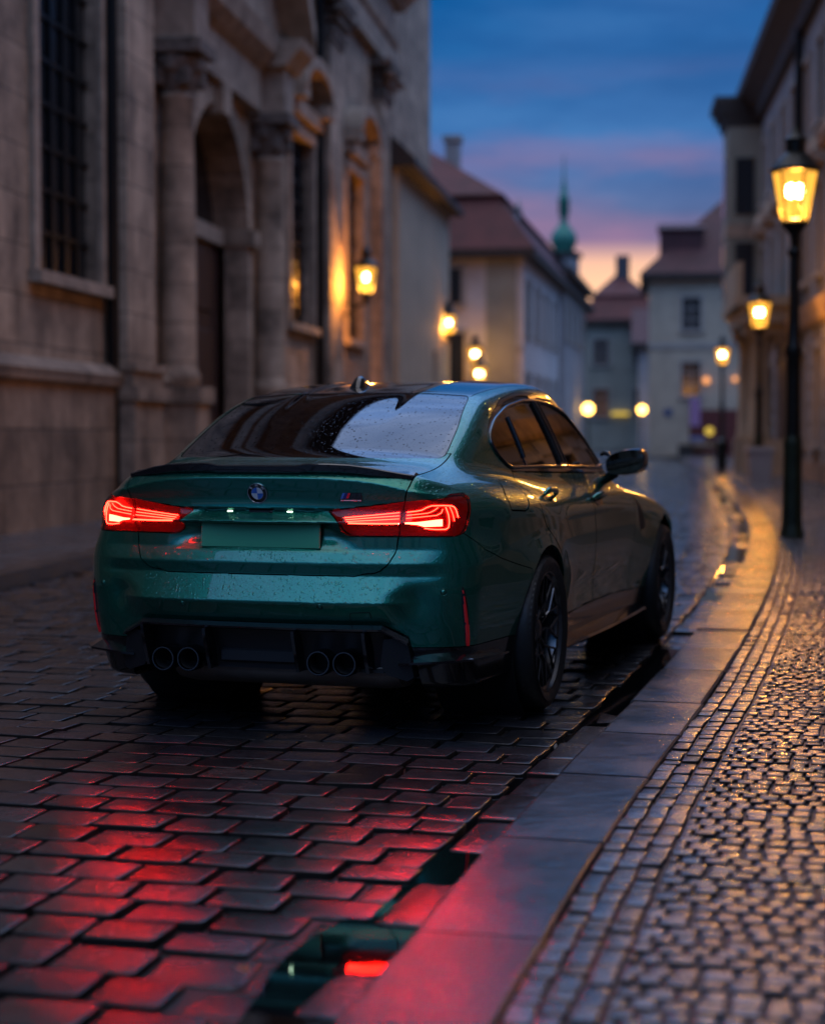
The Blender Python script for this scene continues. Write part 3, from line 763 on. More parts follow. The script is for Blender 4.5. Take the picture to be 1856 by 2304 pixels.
# ---- model badge
p, n = on_body((.385, -1.03, .958), .002)
badge = MB().prism([(-.045,-.013),(.043,-.013),(.043,.013),(-.034,.013)], lambda a,b: (a,-.002,b), lambda a,b: (a,.002,b)).build('model_badge', M['gloss_black'], lid)
yaw_b = math.atan2(n.x, -n.y); badge.location = p; badge.rotation_euler = (0.02, 0, yaw_b)
for x0, mt in ((-.042,'stripe_blue'),(-.031,'stripe_navy'),(-.020,'stripe_red')):
    MB().prism([(x0,-.0105),(x0+.0095,-.0105),(x0+.0185,.012),(x0+.009,.012)], lambda a,b: (a,-.0032,b), lambda a,b: (a,-.0015,b)).build('badge_stripe', M[mt], badge)
t = text_mesh('badge_letter', 'M', .026, M['tip'], badge, .001, .25); t.location = (.008,-.003,0); t.rotation_euler = (PI/2,0,0); t.scale = (.8,1,1)
t = text_mesh('badge_letter', '3', .026, M['tip'], badge, .001, .25); t.location = (.030,-.003,0); t.rotation_euler = (PI/2,0,0)
lt = MB(); x = -.041; rl = random.Random(4)     # the tiny illegible line under the badge
while x < .037:
    w = rl.uniform(.0022,.0042); lt.box(x, x+w, -.0034, -.002, -.0195, -.0150); x += w+rl.choice((.0008,.0008,.0008,.0030))
lt.build('badge_lettering', M['white'], badge)
MB().box(-.046,.043,-.002,.001,-.0215,-.013).build('badge_base', M['gloss_black'], badge)
# ---- bumper details
for (x, y, z, R_) in ((-.318,-1.075,.522,.012),(.273,-1.08,.527,.012),(.738,-.945,.586,.0125),(-.738,-.945,.586,.0125)):
    p, n = on_body((x,y,z), .0005); o = MB().lathe([(.0,.001),(R_*.8,.001),(R_*.84,-.001),(R_*.94,-.001),(R_,.0016),(R_*1.08,.0012),(R_*1.08,-.004)], (0,0,0), 24, 'z').build('parking_sensor', M['paint'], bumper)
    o.location = p; o.rotation_euler = n.to_track_quat('Z','Y').to_euler()
    MB().lathe([(R_*.84,.0012),(R_*.95,.0012)], (0,0,0), 24, 'z').build('sensor_gap_shade', M['soot_black'], o)  # flat black ring paints the shade of the seam round the sensor
tow = [(.388,.466),(.388,.500),(.394,.506),(.464,.505),(.470,.499),(.473,.466)]
pts = []
for i in range(len(tow)-1):
    for k in range(6):
        f = k/6; pts.append(on_body((tow[i][0]*(1-f)+tow[i+1][0]*f, -1.05, tow[i][1]*(1-f)+tow[i+1][1]*f), .0004)[0])
MB().tube(pts, .0015, 6).build('tow_gap_shade', M['soot_black'], bumper)  # black tube laid along the seam, painting in the gap's shade
for s in (-1, 1):   # upright red reflectors in a dark slot
    slot = []; red = []
    for k in range(9):
        f = k/8; z = .604-.229*f; slot.append(on_body((s*(.802+.006*f), -.90+.058*f, z), -.005)[0]); red.append(on_body((s*(.802+.007*f), -.90+.056*f, z-.012+.006*f), .0015)[0])
    MB().tube(slot, [.006,.013,.0145,.015,.0155,.016,.0155,.015,.010], 10).build('reflector_slot', M['gloss_black'], bumper)
    MB().tube(red[:-0 or None], [.003,.007,.0085,.0092,.0098,.010,.010,.0098,.007], 10).build('rear_reflector', M['reflector'], bumper)
# ---- diffuser, exhausts, silencer
mb = MB()
def loft(mb, rows, smooth=False):
    n = len(rows[0]); vs = [p for r in rows for p in r]
    mb.add(vs, [(i*n+k, i*n+k+1, i*n+n+k+1, i*n+n+k) for i in range(len(rows)-1) for k in range(n-1)], smooth)
dx = [-.612,-.585,-.512,-.40,-.25,-.1,.1,.25,.40,.512,.585,.612]
ztop = lambda a: .457 if a < .52 else .457-.047*(a-.512)/.088
py = lambda a: -1.052+.10*(a/.7)**2.6
rows = []
for off in ((-.012,-.002),(-.030,-.016),(.000,-.030),(.020,-.034),(.055,-.10),(.075,-.19)):
    r = []
    for x in dx:
        a = abs(x); e = max(0,(a-.512)/.1); z0 = ztop(a)
        r.append((x*(1-.02*(off[1] < -.05)), py(a)+off[0]+.04*e*(off[0] > 0), z0+off[1]*(1 if a < .55 else .9)))
    rows.append(r)
loft(mb, rows[::-1]); diff = mb.build('diffuser', M['satin_black'], car, autosmooth=30)
lip = MB(); loft(lip, [[(x, py(abs(x))-.013, ztop(abs(x))-.001) for x in dx],[(x, py(abs(x))-.034, ztop(abs(x))-.016) for x in dx],[(x, py(abs(x))-.030, ztop(abs(x))-.024) for x in dx]][::-1]); lip.build('diffuser_lip', M['carbon'], diff)
for s in (-1, 1):   # cheeks closing the diffuser at either end
    mb = MB()
    prof = [(.60,.412),(.612,.345),(.625,.25),(.60,.235),(.52,.262),(.50,.30),(.515,.40)]
    mb.prism(prof, lambda a,b: (s*a, py(a)-.012+.10*(.42-b), b), lambda a,b: (s*a, -.80, b)); mb.build('diffuser_cheek', M['satin_black'], diff)
for x in (-.505,-.215,.165,.448):
    mb = MB()
    mb.prism([(0,.436),(-.052,.428),(-.046,.400),(-.022,.34),(.01,.262),(.14,.262),(.14,.43)], lambda a,b: (x-.0065, py(abs(x))+a, b), lambda a,b: (x+.0065, py(abs(x))+a, b)); mb.build('diffuser_fin', M['gloss_black'], diff)
mb = MB().box(-.60,.60,-.925,-.90,.27,.42).box(-.50,.50,-.97,-.80,.262,.275).box(-.19,.15,-1.0,-.9,.285,.345,.01); mb.build('diffuser_floor', M['satin_black'], diff)
for (x, z) in ((-.411,.297),(-.300,.299),(.258,.303),(.367,.304)):
    t = MB().lathe([(.0,.12),(.040,.12),(.040,.0),(.0425,-.006),(.0475,-.006),(.0515,.004),(.0515,.075)], (x, -1.055, z), 36, 'y').build('exhaust_tip', M['tip'], car, autosmooth=40)
    MB().lathe([(.0,.10),(.0398,.10),(.0398,.006)], (x, -1.055, z), 28, 'y').build('pipe_bore', M['soot_black'], t)
sil = MB(); prof = [(.01,-.48),(.10,-.46),(.115,-.40),(.115,.40),(.10,.46),(.01,.48)]
sil.lathe(prof, (0,0,0), 28, 'x'); so = sil.build('silencer', M['silencer'], car, autosmooth=50); so.location = (.06,-.79,.262); so.scale = (1.05,1.35,.72)
# ---- winglets under the bumper corners
for s in (-1, 1):
    vs = []; fs = []
    path = [(.575,-.985,.304,.010,.05),(.62,-1.000,.310,.022,.07),(.70,-.985,.316,.028,.08),(.775,-.945,.318,.030,.08),(.825,-.87,.318,.028,.08),(.855,-.76,.318,.022,.07),(.872,-.64,.316,.014,.06),(.876,-.54,.314,.006,.05)]
    for i, (x, y, z, h, back) in enumerate(path):
        p0, p1 = path[max(i-1,0)], path[min(i+1,len(path)-1)]; tx, ty = p1[0]-p0[0], p1[1]-p0[1]; l = math.hypot(tx, ty); nx, ny = ty/l, -tx/l
        for (o_, dz) in ((-back,h+.012),(-back*.4,h),(.018,.003),(.017,-.006),(-back,-.012)): vs.append((s*(x+nx*o_), y+ny*o_, z+dz))
    m = len(path)
    for i in range(m-1):
        for k in range(5): fs.append((i*5+k, i*5+(k+1)%5, i*5+5+(k+1)%5, i*5+5+k))
    if s < 0: fs = [q[::-1] for q in fs]
    MB().add(vs, fs).add(vs[:5],[(0,1,2,3,4)]).add(vs[-5:],[(4,3,2,1,0)]).build('bumper_winglet', M['gloss_black'], car)
# ---- shark fin on the roof
fin = MB(); vs = []; fs = []
for k, (y, w, h) in enumerate([(0,.030,.004),(.02,.034,.030),(.05,.034,.052),(.09,.030,.054),(.13,.024,.036),(.18,.014,.012),(.21,.004,.002)]):
    for (a, b) in ((1,0),(.92,.35),(.55,.8),(.12,1),(-.12,1),(-.55,.8),(-.92,.35),(-1,0)): vs.append((a*w, y, b*h-.002))
for i in range(6):
    for k in range(7): fs.append((i*8+k, i*8+8+k, i*8+9+k, i*8+k+1))
fin.add(vs, fs, True).add(vs[:8], [tuple(range(8))]); fo = fin.build('roof_antenna', M['gloss_black'], car, autosmooth=50)
p, n = on_body((-.10, .36, 1.44)); fo.location = p; fo.rotation_euler = (.09, 0, 0)
# ---- door mirrors
for s in (-1, 1):
    hs = MB(); vs = []; fs = []
    prof = [(.0,.40,.55),(.03,.80,.9),(.08,1,1),(.14,.88,.9),(.19,.5,.6),(.205,.05,.06)]
    for (dy, w, h) in prof:
        for k in range(24):
            a = 2*PI*k/24; cx_, cz_ = math.copysign(abs(math.cos(a))**.62, math.cos(a)), math.copysign(abs(math.sin(a))**.62, math.sin(a))
            ww = .098 if cx_ > 0 else .088
            vs.append((s*(cx_*ww*(w if dy > .05 else (.94 if dy == 0 else .98))), dy-.05, cz_*(.060 if cx_ > 0 else .060-.010*abs(cx_))*(h if dy > .05 else (.92 if dy == 0 else .97)) + .012*cx_))
    for i in range(5):
        for k in range(24): fs.append((i*24+k, i*24+(k+1)%24, i*24+24+(k+1)%24, i*24+24+k))
    fs = [q if s < 0 else q[::-1] for q in fs]
    housing = MB().add(vs, fs, True)
    housing.tube([(-s*.055,.02,-.048),(-s*.10,.035,-.078),(-s*.155,.05,-.098)], [.026,.022,.026], 10)
    hook = MB()
    mo = housing.build('door_mirror', M['gloss_black'], car); mo.location = (s*.938, 1.62, 1.052); mo.scale = (1.14,1.1,1.14)
    g = MB().add([(v[0]*.95, v[1]+.004, v[2]*.95) for v in vs[:24]], [tuple(range(24)) if s < 0 else tuple(range(24))[::-1]]); g.build('mirror_glass', M['mirror'], mo)
    MB().add(vs[:24], [tuple(range(24)) if s < 0 else tuple(range(24))[::-1]]).build('mirror_bezel', M['satin_black'], mo).location = (0,.007,0)
    hook.tube([(-s*.070,-.03,.038),(-s*.092,-.03,.043),(-s*.112,-.02,.034)], [.013,.011,.007], 8).build('mirror_fin', M['gloss_black'], mo)
# ---- wheels
def wheel(loc, s, R, width, rimR):
    t = MB(); w = width/2
    t.lathe([(rimR-.006,-w*.86),(rimR+.012,-w*.93),(rimR+.04,-w*1.0),(R-.045,-w*.99),(R-.018,-w*.93),(R-.004,-w*.80),(R,-w*.5),(R,w*.5),(R-.004,w*.80),(R-.018,w*.93),(R-.045,w*.99),(rimR+.04,w*1.0),(rimR+.012,w*.93),(rimR-.006,w*.86)], (0,0,0), 96, 'x')
    for k in range(72):     # tread blocks on the shoulders
        a = 2*PI*k/72
        for sx in (-1, 1):
            ca, sa = math.cos(a), math.sin(a); c2, s2 = math.cos(a+.035), math.sin(a+.035)
            x0, x1 = sx*w*.56, sx*w*.90
            t.add([(x0, ca*(R+.0015), sa*(R+.0015)),(x1, ca*(R-.0125), sa*(R-.0125)),(x1, c2*(R-.0125), s2*(R-.0125)),(x0, c2*(R+.0015), s2*(R+.0015))], [(0,1,2,3)])
    to = t.build('wheel', M['rubber'], car, autosmooth=35)
    to.location = loc; to.rotation_euler = (0, 0, 0 if s > 0 else PI)
    face = w*.86
    rim = MB().lathe([(rimR-.03,-w*.8),(rimR-.045,-w*.3),(rimR-.030,face-.055),(rimR-.022,face-.016),(rimR-.010,face-.010),(rimR-.004,face+.004),(rimR+.006,face+.004),(rimR+.010,face-.008)], (0,0,0), 72, 'x')
    rim.lathe([(.0,face-.030),(.030,face-.030),(.036,face-.034),(.075,face-.046),(.080,face-.07),(.05,face-.11)], (0,0,0), 36, 'x')
    ro = rim.build('rim', M['rim'], to, autosmooth=40)
    def pt(r, a, x): return (x, r*math.cos(a), r*math.sin(a))
    sp_ = MB(); rr = rimR-.022
    for k in range(5):
        a = 2*PI*k/5+.3; d = 2*PI/20
        for sg in (-1, 1):
            # pairs of legs rise from the hub, meet their neighbours half way and fork to the rim
            r1, r2 = .058, rr*.56
            sp_.tube([pt(r1,a+sg*.30,face-.045), pt(r1+.05,a+sg*.26,face-.036), pt(r2,a+sg*d,face-.022)], [.0095,.0075,.007], 6)
            sp_.tube([pt(r2,a+sg*d,face-.022), pt(rr*.8,a+sg*d*.50,face-.016), pt(rr,a+sg*d*.36,face-.014)], [.007,.006,.0075], 6)
            sp_.tube([pt(r2,a+sg*d,face-.022), pt(rr*.8,a+sg*d*1.50,face-.016), pt(rr,a+sg*d*1.64,face-.014)], [.007,.006,.0075], 6)
            sp_.tube([pt(r2*.72,a+sg*d*.95,face-.030), pt(r2*.70,a+sg*(PI/5),face-.030)], .007, 6)
    sp_.build('spoke_web', M['rim'], to, autosmooth=50)
    MB().lathe([(.0,.012),(.185,.012),(.185,-.012),(.0,-.012)], (w*.1,0,0), 48, 'x').build('brake_disc', M['steel'], to, autosmooth=30)
    return to
wheel((.800,-.005,.340), 1, .340, .285, .262); wheel((-.800,-.005,.340), -1, .340, .285, .262)
wheel((.800,2.857,.337), 1, .337, .275, .252); wheel((-.800,2.857,.337), -1, .337, .275, .252)
for y, r in ((-.005,.385),(2.857,.400)):    # inner wheel arches
    for s in (-1, 1):
        l = MB().lathe([(r-.28,.50),(r,.505),(r,.868)], (0,0,0), 40, 'x'); l.build('arch_liner', M['soot_black'], car).location = (0 if s > 0 else 0, y, .345)
        if s < 0: [o for o in COL.objects][-1].scale = (-1,1,1)
# ---- cabin seen through the glass
mb = MB().box(-.70,.70,-.45,.30,.86,1.02,.04).box(-.66,.66,.30,.85,.5,.72,.06).box(-.64,.64,.12,.34,.6,1.10,.05); mb.build('rear_bench', M['seat'], car)
for x in (-.36,.36):
    MB().box(x-.13,x+.13,.10,.19,1.09,1.24,.035).build('headrest', M['seat'], car)
    MB().box(x-.24,x+.24,1.05,1.22,.45,1.12,.06).box(x-.13,x+.13,1.02,1.12,1.14,1.31,.04).box(x-.24,x+.24,1.15,1.7,.45,.62,.06).build('front_seat', M['seat'], car)
MB().box(-.70,.70,1.75,2.15,.75,.97,.05).build('dashboard', M['seat'], car)
MB().box(-.72,.72,-.45,2.1,.28,.34).build('cabin_floor', M['soot_black'], car)
# ---------------------------------------------------------------- the street: setts, gutter, kerb, mosaic pavement
def tint_mat(name, col, rough, rv, bump, scale, coord='Object', spec=.5, coat=0.):
    """wet stone: colour from each stone's own tint, roughness in damp patches, fine grain"""
    m, nt, out = new_mat(name); L = nt.links.new
    b = nd(nt, 'ShaderNodeBsdfPrincipled'); L(b.outputs[0], out.inputs[0])
    tc = nd(nt, 'ShaderNodeTexCoord'); at = nd(nt, 'ShaderNodeAttribute', attribute_name='tint')
    n = nd(nt, 'ShaderNodeTexNoise', Scale=scale, Detail=7.0, Roughness=.65); L(tc.outputs[coord], n.inputs['Vector'])
    r = ramp(nt, [(.3, tuple(c*.55 for c in col)), (.7, tuple(c*1.5 for c in col))]); L(n.outputs[0], r.inputs[0])
    so_ = nd(nt, 'ShaderNodeAttribute', attribute_name='soil_dark')
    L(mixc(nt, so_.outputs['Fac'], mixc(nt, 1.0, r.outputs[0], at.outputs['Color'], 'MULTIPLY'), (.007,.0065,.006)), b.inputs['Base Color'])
    n2 = nd(nt, 'ShaderNodeTexNoise', Scale=2.2, Detail=5.0, Roughness=.7); L(tc.outputs[coord], n2.inputs['Vector'])
    mr = nd(nt, 'ShaderNodeMapRange'); L(n2.outputs[0], mr.inputs[0]); mr.inputs[1].default_value = .36; mr.inputs[2].default_value = .64; mr.inputs[3].default_value = max(.03, rough-rv); mr.inputs[4].default_value = rough+rv
    # the sides of each stone turn dark and rough below its top edge
    gr = nd(nt, 'ShaderNodeAttribute', attribute_name='soil_dark')
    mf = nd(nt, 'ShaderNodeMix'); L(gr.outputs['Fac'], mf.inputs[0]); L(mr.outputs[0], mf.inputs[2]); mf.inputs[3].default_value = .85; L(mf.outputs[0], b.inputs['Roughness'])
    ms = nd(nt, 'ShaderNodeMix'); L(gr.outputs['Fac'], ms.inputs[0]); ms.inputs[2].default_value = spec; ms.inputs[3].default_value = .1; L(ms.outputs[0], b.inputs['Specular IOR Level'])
    b.inputs['Coat Weight'].default_value = coat; b.inputs['Coat Roughness'].default_value = .08
    n3 = nd(nt, 'ShaderNodeTexNoise', Scale=bump[0], Detail=6.0, Roughness=.65); L(tc.outputs[coord], n3.inputs['Vector'])
    bp = nd(nt, 'ShaderNodeBump', Strength=bump[1], Distance=bump[2]); L(n3.outputs[0], bp.inputs['Height'])
    n4 = nd(nt, 'ShaderNodeTexNoise', Scale=bump[0]*.22, Detail=3.0, Roughness=.5); L(tc.outputs[coord], n4.inputs['Vector'])
    b4 = nd(nt, 'ShaderNodeBump', Strength=bump[1]*.75, Distance=bump[2]*2.4); L(n4.outputs[0], b4.inputs['Height']); L(bp.outputs[0], b4.inputs['Normal']); L(b4.outputs[0], b.inputs['Normal'])
    return m
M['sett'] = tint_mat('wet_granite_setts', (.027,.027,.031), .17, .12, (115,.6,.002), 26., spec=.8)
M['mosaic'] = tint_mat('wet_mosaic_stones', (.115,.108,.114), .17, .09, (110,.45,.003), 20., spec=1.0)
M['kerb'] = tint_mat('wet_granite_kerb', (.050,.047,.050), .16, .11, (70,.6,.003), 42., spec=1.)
M['bed'] = pbr('wet_grit', (.010,.009,.009), .5, bump=(50,.5,.006))
M['water'] = pbr('standing_water', (.003,.0035,.004), .02, spec=.5, bump=(11,.05,.004))
kerb_lat = curve([(-40,-10.4),(-15,-4.55),(0,-.98),(3.61,-.12),(5.27,.28),(6.47,.60),(7.68,.93),(10.72,1.70),(12.6,2.15),(15.47,2.80),(21,3.90),(28.85,5.15),(40,6.75),(50.7,8.20),(62,9.55),(140,17.)], 1.2)
left_lat = lambda d: -3.17+.125*(d-13.9)
def SP(dep, q):
    """place at distance q left of the right kerb's road edge, abreast of `dep`; arrays of (lat, dep)"""
    e = .05; m = (kerb_lat(dep+e)-kerb_lat(dep-e))/(2*e); l = np.sqrt(1+m*m)
    return kerb_lat(dep)-q/l, dep+q*m/l, m/l, 1/l          # lat, dep, tangent (lat, dep)
def to_world(lat, dep, z):
    P = CAM[None,:2]+lat[:,None]*RGT[None,:2]+dep[:,None]*FWD[None,:2]
    return np.concatenate([P, z[:,None]], 1)
ANG = np.array([(-1,-.86),(-.9,-1),(.9,-1),(1,-.86),(1,.86),(.9,1),(-.9,1),(-1,.86)])
def stones(name, dep, q, hs, hq, z, mat, dome=.004, edge=.012, jit=.006, tilt=.012, depth=.04, r=None, tintv=.3, warm=.08, rings=True, gapw=0.):
    r = r or np.random.default_rng(3); n = len(dep)
    lat, dp, tl, td = SP(dep, q)
    j = r.uniform(-jit, jit, (n, 8, 2)); j = (j+np.roll(j,1,1))*.6
    tx, ty = r.normal(0, tilt, (2, n))
    rot = r.normal(0, .007, n)
    def ring(k_in, zoff):
        u = ANG[None,:,0]*(hs[:,None]-k_in)+j[:,:,0]; v = ANG[None,:,1]*(hq[:,None]-k_in)+j[:,:,1]     # along, across
        c, s_ = np.cos(rot)[:,None], np.sin(rot)[:,None]; u, v = u*c-v*s_, u*s_+v*c
        L_ = lat[:,None]+tl[:,None]*u-td[:,None]*v; D_ = dp[:,None]+td[:,None]*u+tl[:,None]*v
        Z_ = z[:,None]+zoff+tx[:,None]*u+ty[:,None]*v
        return L_, D_, Z_
    lv = [(0,-depth),(0,-edge*.55),(edge*.5,-edge*.12),(edge*1.05,0),(edge*1.7,dome*.3)]
    R_ = []
    for k, zo in lv:
        if k is None: R_.append(ring(np.minimum(hs,hq)[:,None]*.55, zo))
        else: R_.append(ring(k, zo))
    cen = (lat, dp, z+dome)
    nl = len(R_); per = nl*8+1
    A = np.zeros((n, per, 3))
    for i, (a, b, c) in enumerate(R_): A[:, i*8:i*8+8, 0] = a; A[:, i*8:i*8+8, 1] = b; A[:, i*8:i*8+8, 2] = c
    A[:,-1,0], A[:,-1,1], A[:,-1,2] = cen
    V = A.reshape(-1,3); V = to_world(V[:,0], V[:,1], V[:,2])
    F = []
    for i in range(nl-1):
        for k in range(8): F.append((i*8+k, i*8+8+k, i*8+8+(k+1)%8, i*8+(k+1)%8))
    o = (nl-1)*8
    for k in range(0, 8, 2): F.append((o+k, per-1, o+(k+2)%8, o+k+1))
    F = np.array(F)
    FF = (F[None]+(np.arange(n)*per)[:,None,None]).reshape(-1,4)
    ob = np_mesh(name, V, FF, mat)
    t = r.uniform(1-tintv, 1+tintv, n); w = r.normal(0, warm, n)
    col = np.stack([t*(1+w), t, t*(1-w), np.ones(n)], 1).astype(np.float32)
    at = ob.data.attributes.new('tint', 'FLOAT_COLOR', 'POINT'); at.data.foreach_set('color', np.repeat(col, per, 0).ravel())
    soil_dark = np.zeros(per, np.float32); soil_dark[:16] = 1; sa = ob.data.attributes.new('soil_dark', 'FLOAT', 'POINT'); sa.data.foreach_set('value', np.tile(soil_dark, n))  # lower two rings of every stone are drawn dark and rough
    return ob
def flat_tint(o):
    at = o.data.attributes.new('tint', 'FLOAT_COLOR', 'POINT'); at.data.foreach_set('color', np.ones(len(o.data.vertices)*4, np.float32)); return o
def strip(name, deps, q0, q1, z, mat, kind='structure'):
    deps = np.array(deps, float)
    q0 = np.broadcast_to(np.asarray(q0, float), deps.shape); q1 = np.broadcast_to(np.asarray(q1, float), deps.shape)
    a = SP(deps, q0); b = SP(deps, q1); zz = np.full(len(deps), z)
    V = np.concatenate([to_world(a[0], a[1], zz), to_world(b[0], b[1], zz)]); n = len(deps)
    F = np.array([(i, i+1, n+i+1, n+i) for i in range(n-1)])
    o = np_mesh(name, V, F, mat, smooth=False); o['kind'] = kind; return o
# earth under everything
g = MB().add([(-700,-300,-.10),(700,-300,-.10),(700,900,-.10),(-700,900,-.10)], [(0,1,2,3)]).build('ground', pbr('dark_ground', (.02,.019,.018), .7, vary=.3, scale=.3)); g['kind'] = 'structure'
flat_tint(strip('road_bed', np.arange(-30, 140, 1.), .21, 12., -.029, M['bed'])); flat_tint(strip('gutter_bed', np.arange(-30, 140, 1.), -.05, .22, -.055, M['bed']))
# ---- road setts, rows square to the kerb
rr = np.random.default_rng(11)
dep_l, q_l, hs_l, hq_l, z_l = [], [], [], [], []
d = 1.2; row = 0
pool = lambda dep, q: .016*np.exp(-((dep-4.0)/.75)**2)*np.exp(-((q-.30)/.32)**2)
while d < 80:
    h = rr.uniform(.084,.104) if d < 40 else .13
    q = .185+rr.uniform(0,.02)
    first = True
    while q < 9.5:
        w = rr.uniform(.088,.132) if d < 40 else rr.uniform(.14,.2)
        if first and row % 2: w *= .6
        first = False
        qc = q+w; lat, dp, _, _ = [float(v) for v in SP(np.array([d]), np.array([qc]))]
        if lat < left_lat(dp)+.12: break
        if abs(lat) < .2275*dp+1.7 and dp > 1.0:
            dep_l.append(d); q_l.append(qc); hs_l.append(h-.0062); hq_l.append(w-.0062)
            z_l.append(-.014*math.exp(-((qc-.25)/.30)**2)+rr.normal(0,.0018)-float(pool(dp, qc)))
        q += 2*w+.004
    d += 2*h+.004; row += 1
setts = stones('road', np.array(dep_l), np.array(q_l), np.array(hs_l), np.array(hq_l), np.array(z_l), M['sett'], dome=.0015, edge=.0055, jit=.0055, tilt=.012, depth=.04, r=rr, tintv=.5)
setts['kind'] = 'structure'
# ---- gutter course, sunk and half under water
dg, qg, hg, wg, zg = [], [], [], [], []
d = 1.5
while d < 70:
    h = rr.uniform(.14,.24); dg.append(d+h); qg.append(.092); hg.append(h-.006); wg.append(.084); zg.append(-.020+rr.normal(0,.007)+.012*math.sin(d*1.3)+.010*math.sin(d*.47+1)); d += 2*h
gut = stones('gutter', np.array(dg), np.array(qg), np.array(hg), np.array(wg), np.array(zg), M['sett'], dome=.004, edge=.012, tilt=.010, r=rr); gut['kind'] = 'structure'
dd = np.arange(1.5, 60, .12)
edge = .215+.02*np.sin(dd*3.1)+.015*np.sin(dd*7.7)+.10*np.exp(-((dd-3.95)/.45)**2)
wat = strip('puddle', dd, .0, edge, -.0205, M['water'])
# ---- kerb slabs
cuts = [-6,-4.6,-3.2,-2.1,-1.1,-.1,1.0,2.05,3.1,4.13,5.10,6.05,6.88,7.67,8.70,9.60,10.53,11.6]
while cuts[-1] < 75: cuts.append(cuts[-1]+rr.uniform(1.0,1.35))
vs = []; fs = []
prof = [(.0,-.09),(.0,.058),(.004,.066),(.014,.070),(.296,.070),(.304,.066),(.308,.058),(.308,-.09)]
for a, b in zip(cuts[:-1], cuts[1:]):
    ds = np.linspace(a+.007, b-.007, 5); o = len(vs); dz = rr.normal(0,.002); dq = rr.normal(0,.002); tl_ = rr.normal(0,.004)
    ends = [(0, .010)]
    for i, dd_ in enumerate(ds):
        for (q, z) in prof:
            zz = z+dz+tl_*(q-.15)-(.004 if i in (0,4) and z > .05 else 0)
            lat, dp, _, _ = SP(np.array([dd_]), np.array([-(q+dq)])); p = to_world(lat, dp, np.array([zz]))[0]; vs.append(p)
    n = len(prof)
    for i in range(4):
        for k in range(n-1): fs.append((o+i*n+k, o+i*n+k+1, o+i*n+n+k+1, o+i*n+n+k))
    fs.append(tuple(o+k for k in range(n))[::-1]); fs.append(tuple(o+4*n+k for k in range(n)))
kb = MB().add(vs, fs).build('kerb', M['kerb']); kb['kind'] = 'structure'
tv = np.ones((len(vs),4), np.float32); tv[:,:3] = np.repeat(rr.uniform(.75,1.25,len(cuts)-1), 5*len(prof))[:,None]
kb.data.attributes.new('tint','FLOAT_COLOR','POINT').data.foreach_set('color', tv.ravel())
# ---- pavement of small mosaic stones: three courses along the kerb, then courses across
flat_tint(strip('pavement_bed', np.arange(-30, 90, 1.), -.312, -9., .056, M['bed']))
dl, ql, hl, wl, zl = [], [], [], [], []
for c in range(3):
    q = -.311-.032-.063*c; d = 1.8
    while d < 34:
        h = rr.uniform(.030,.078); dl.append(d+h); ql.append(q+rr.normal(0,.002)); hl.append(h-.0055); wl.append(.0275); zl.append(.067+rr.normal(0,.0022)); d += 2*h+.003
d = 1.8; row = 0
while d < 48:
    big = 1 if d < 24 else 2.2
    h = rr.uniform(.034,.042)*big; q = -.502; first = True
    wob = .006*math.sin(d*2.2)
    while q > -4.2:
        w = rr.uniform(.024,.037)*big*(.55 if first and row % 2 else 1); first = False; qc = q-w
        lat, dp, _, _ = [float(v) for v in SP(np.array([d]), np.array([qc]))]
        if lat > .2275*dp+1.0: break
        dl.append(d+rr.normal(0,.003)+.008*math.sin(qc*5+d)); ql.append(qc); hl.append(h-.0068); wl.append(w-.0048); zl.append(.067+rr.normal(0,.0016)+.003*math.sin(qc*3.1+d*1.7)); q -= 2*w+.002
    d += 2*h+.002; row += 1
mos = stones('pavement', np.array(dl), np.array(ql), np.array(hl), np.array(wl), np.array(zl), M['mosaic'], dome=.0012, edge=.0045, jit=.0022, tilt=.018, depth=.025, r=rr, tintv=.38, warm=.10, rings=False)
mos['kind'] = 'structure'
# far pavement beyond the small stones
flat_tint(strip('far_pavement', np.arange(44, 90, 1.), -.312, -9., .062, M['mosaic']))
# ---- pavement on the church side with its own kerb
def left_strip(name, off0, off1, z0, z1, mat):
    ds = np.arange(-30., 64, 1.); V = []
    for o, z in ((off0, z0), (off1, z1)): V.append(to_world(left_lat(ds)+o, ds, np.full(len(ds), z)))
    n = len(ds); o = np_mesh(name, np.concatenate(V), np.array([(i, n+i, n+i+1, i+1) for i in range(n-1)]), mat, smooth=False); o['kind'] = 'structure'; return flat_tint(o)
M['slabs'] = tint_mat('wet_paving_slabs', (.085,.080,.085), .24, .14, (30,.5,.008), 3., spec=.55)
left_strip('left_pavement', -3.2, -.26, .115, .11, M['slabs'])
left_strip('left_kerb', -.26, 0, .112, .112, M['kerb']); left_strip('left_kerb_face', 0, .03, .112, -.09, M['kerb'])
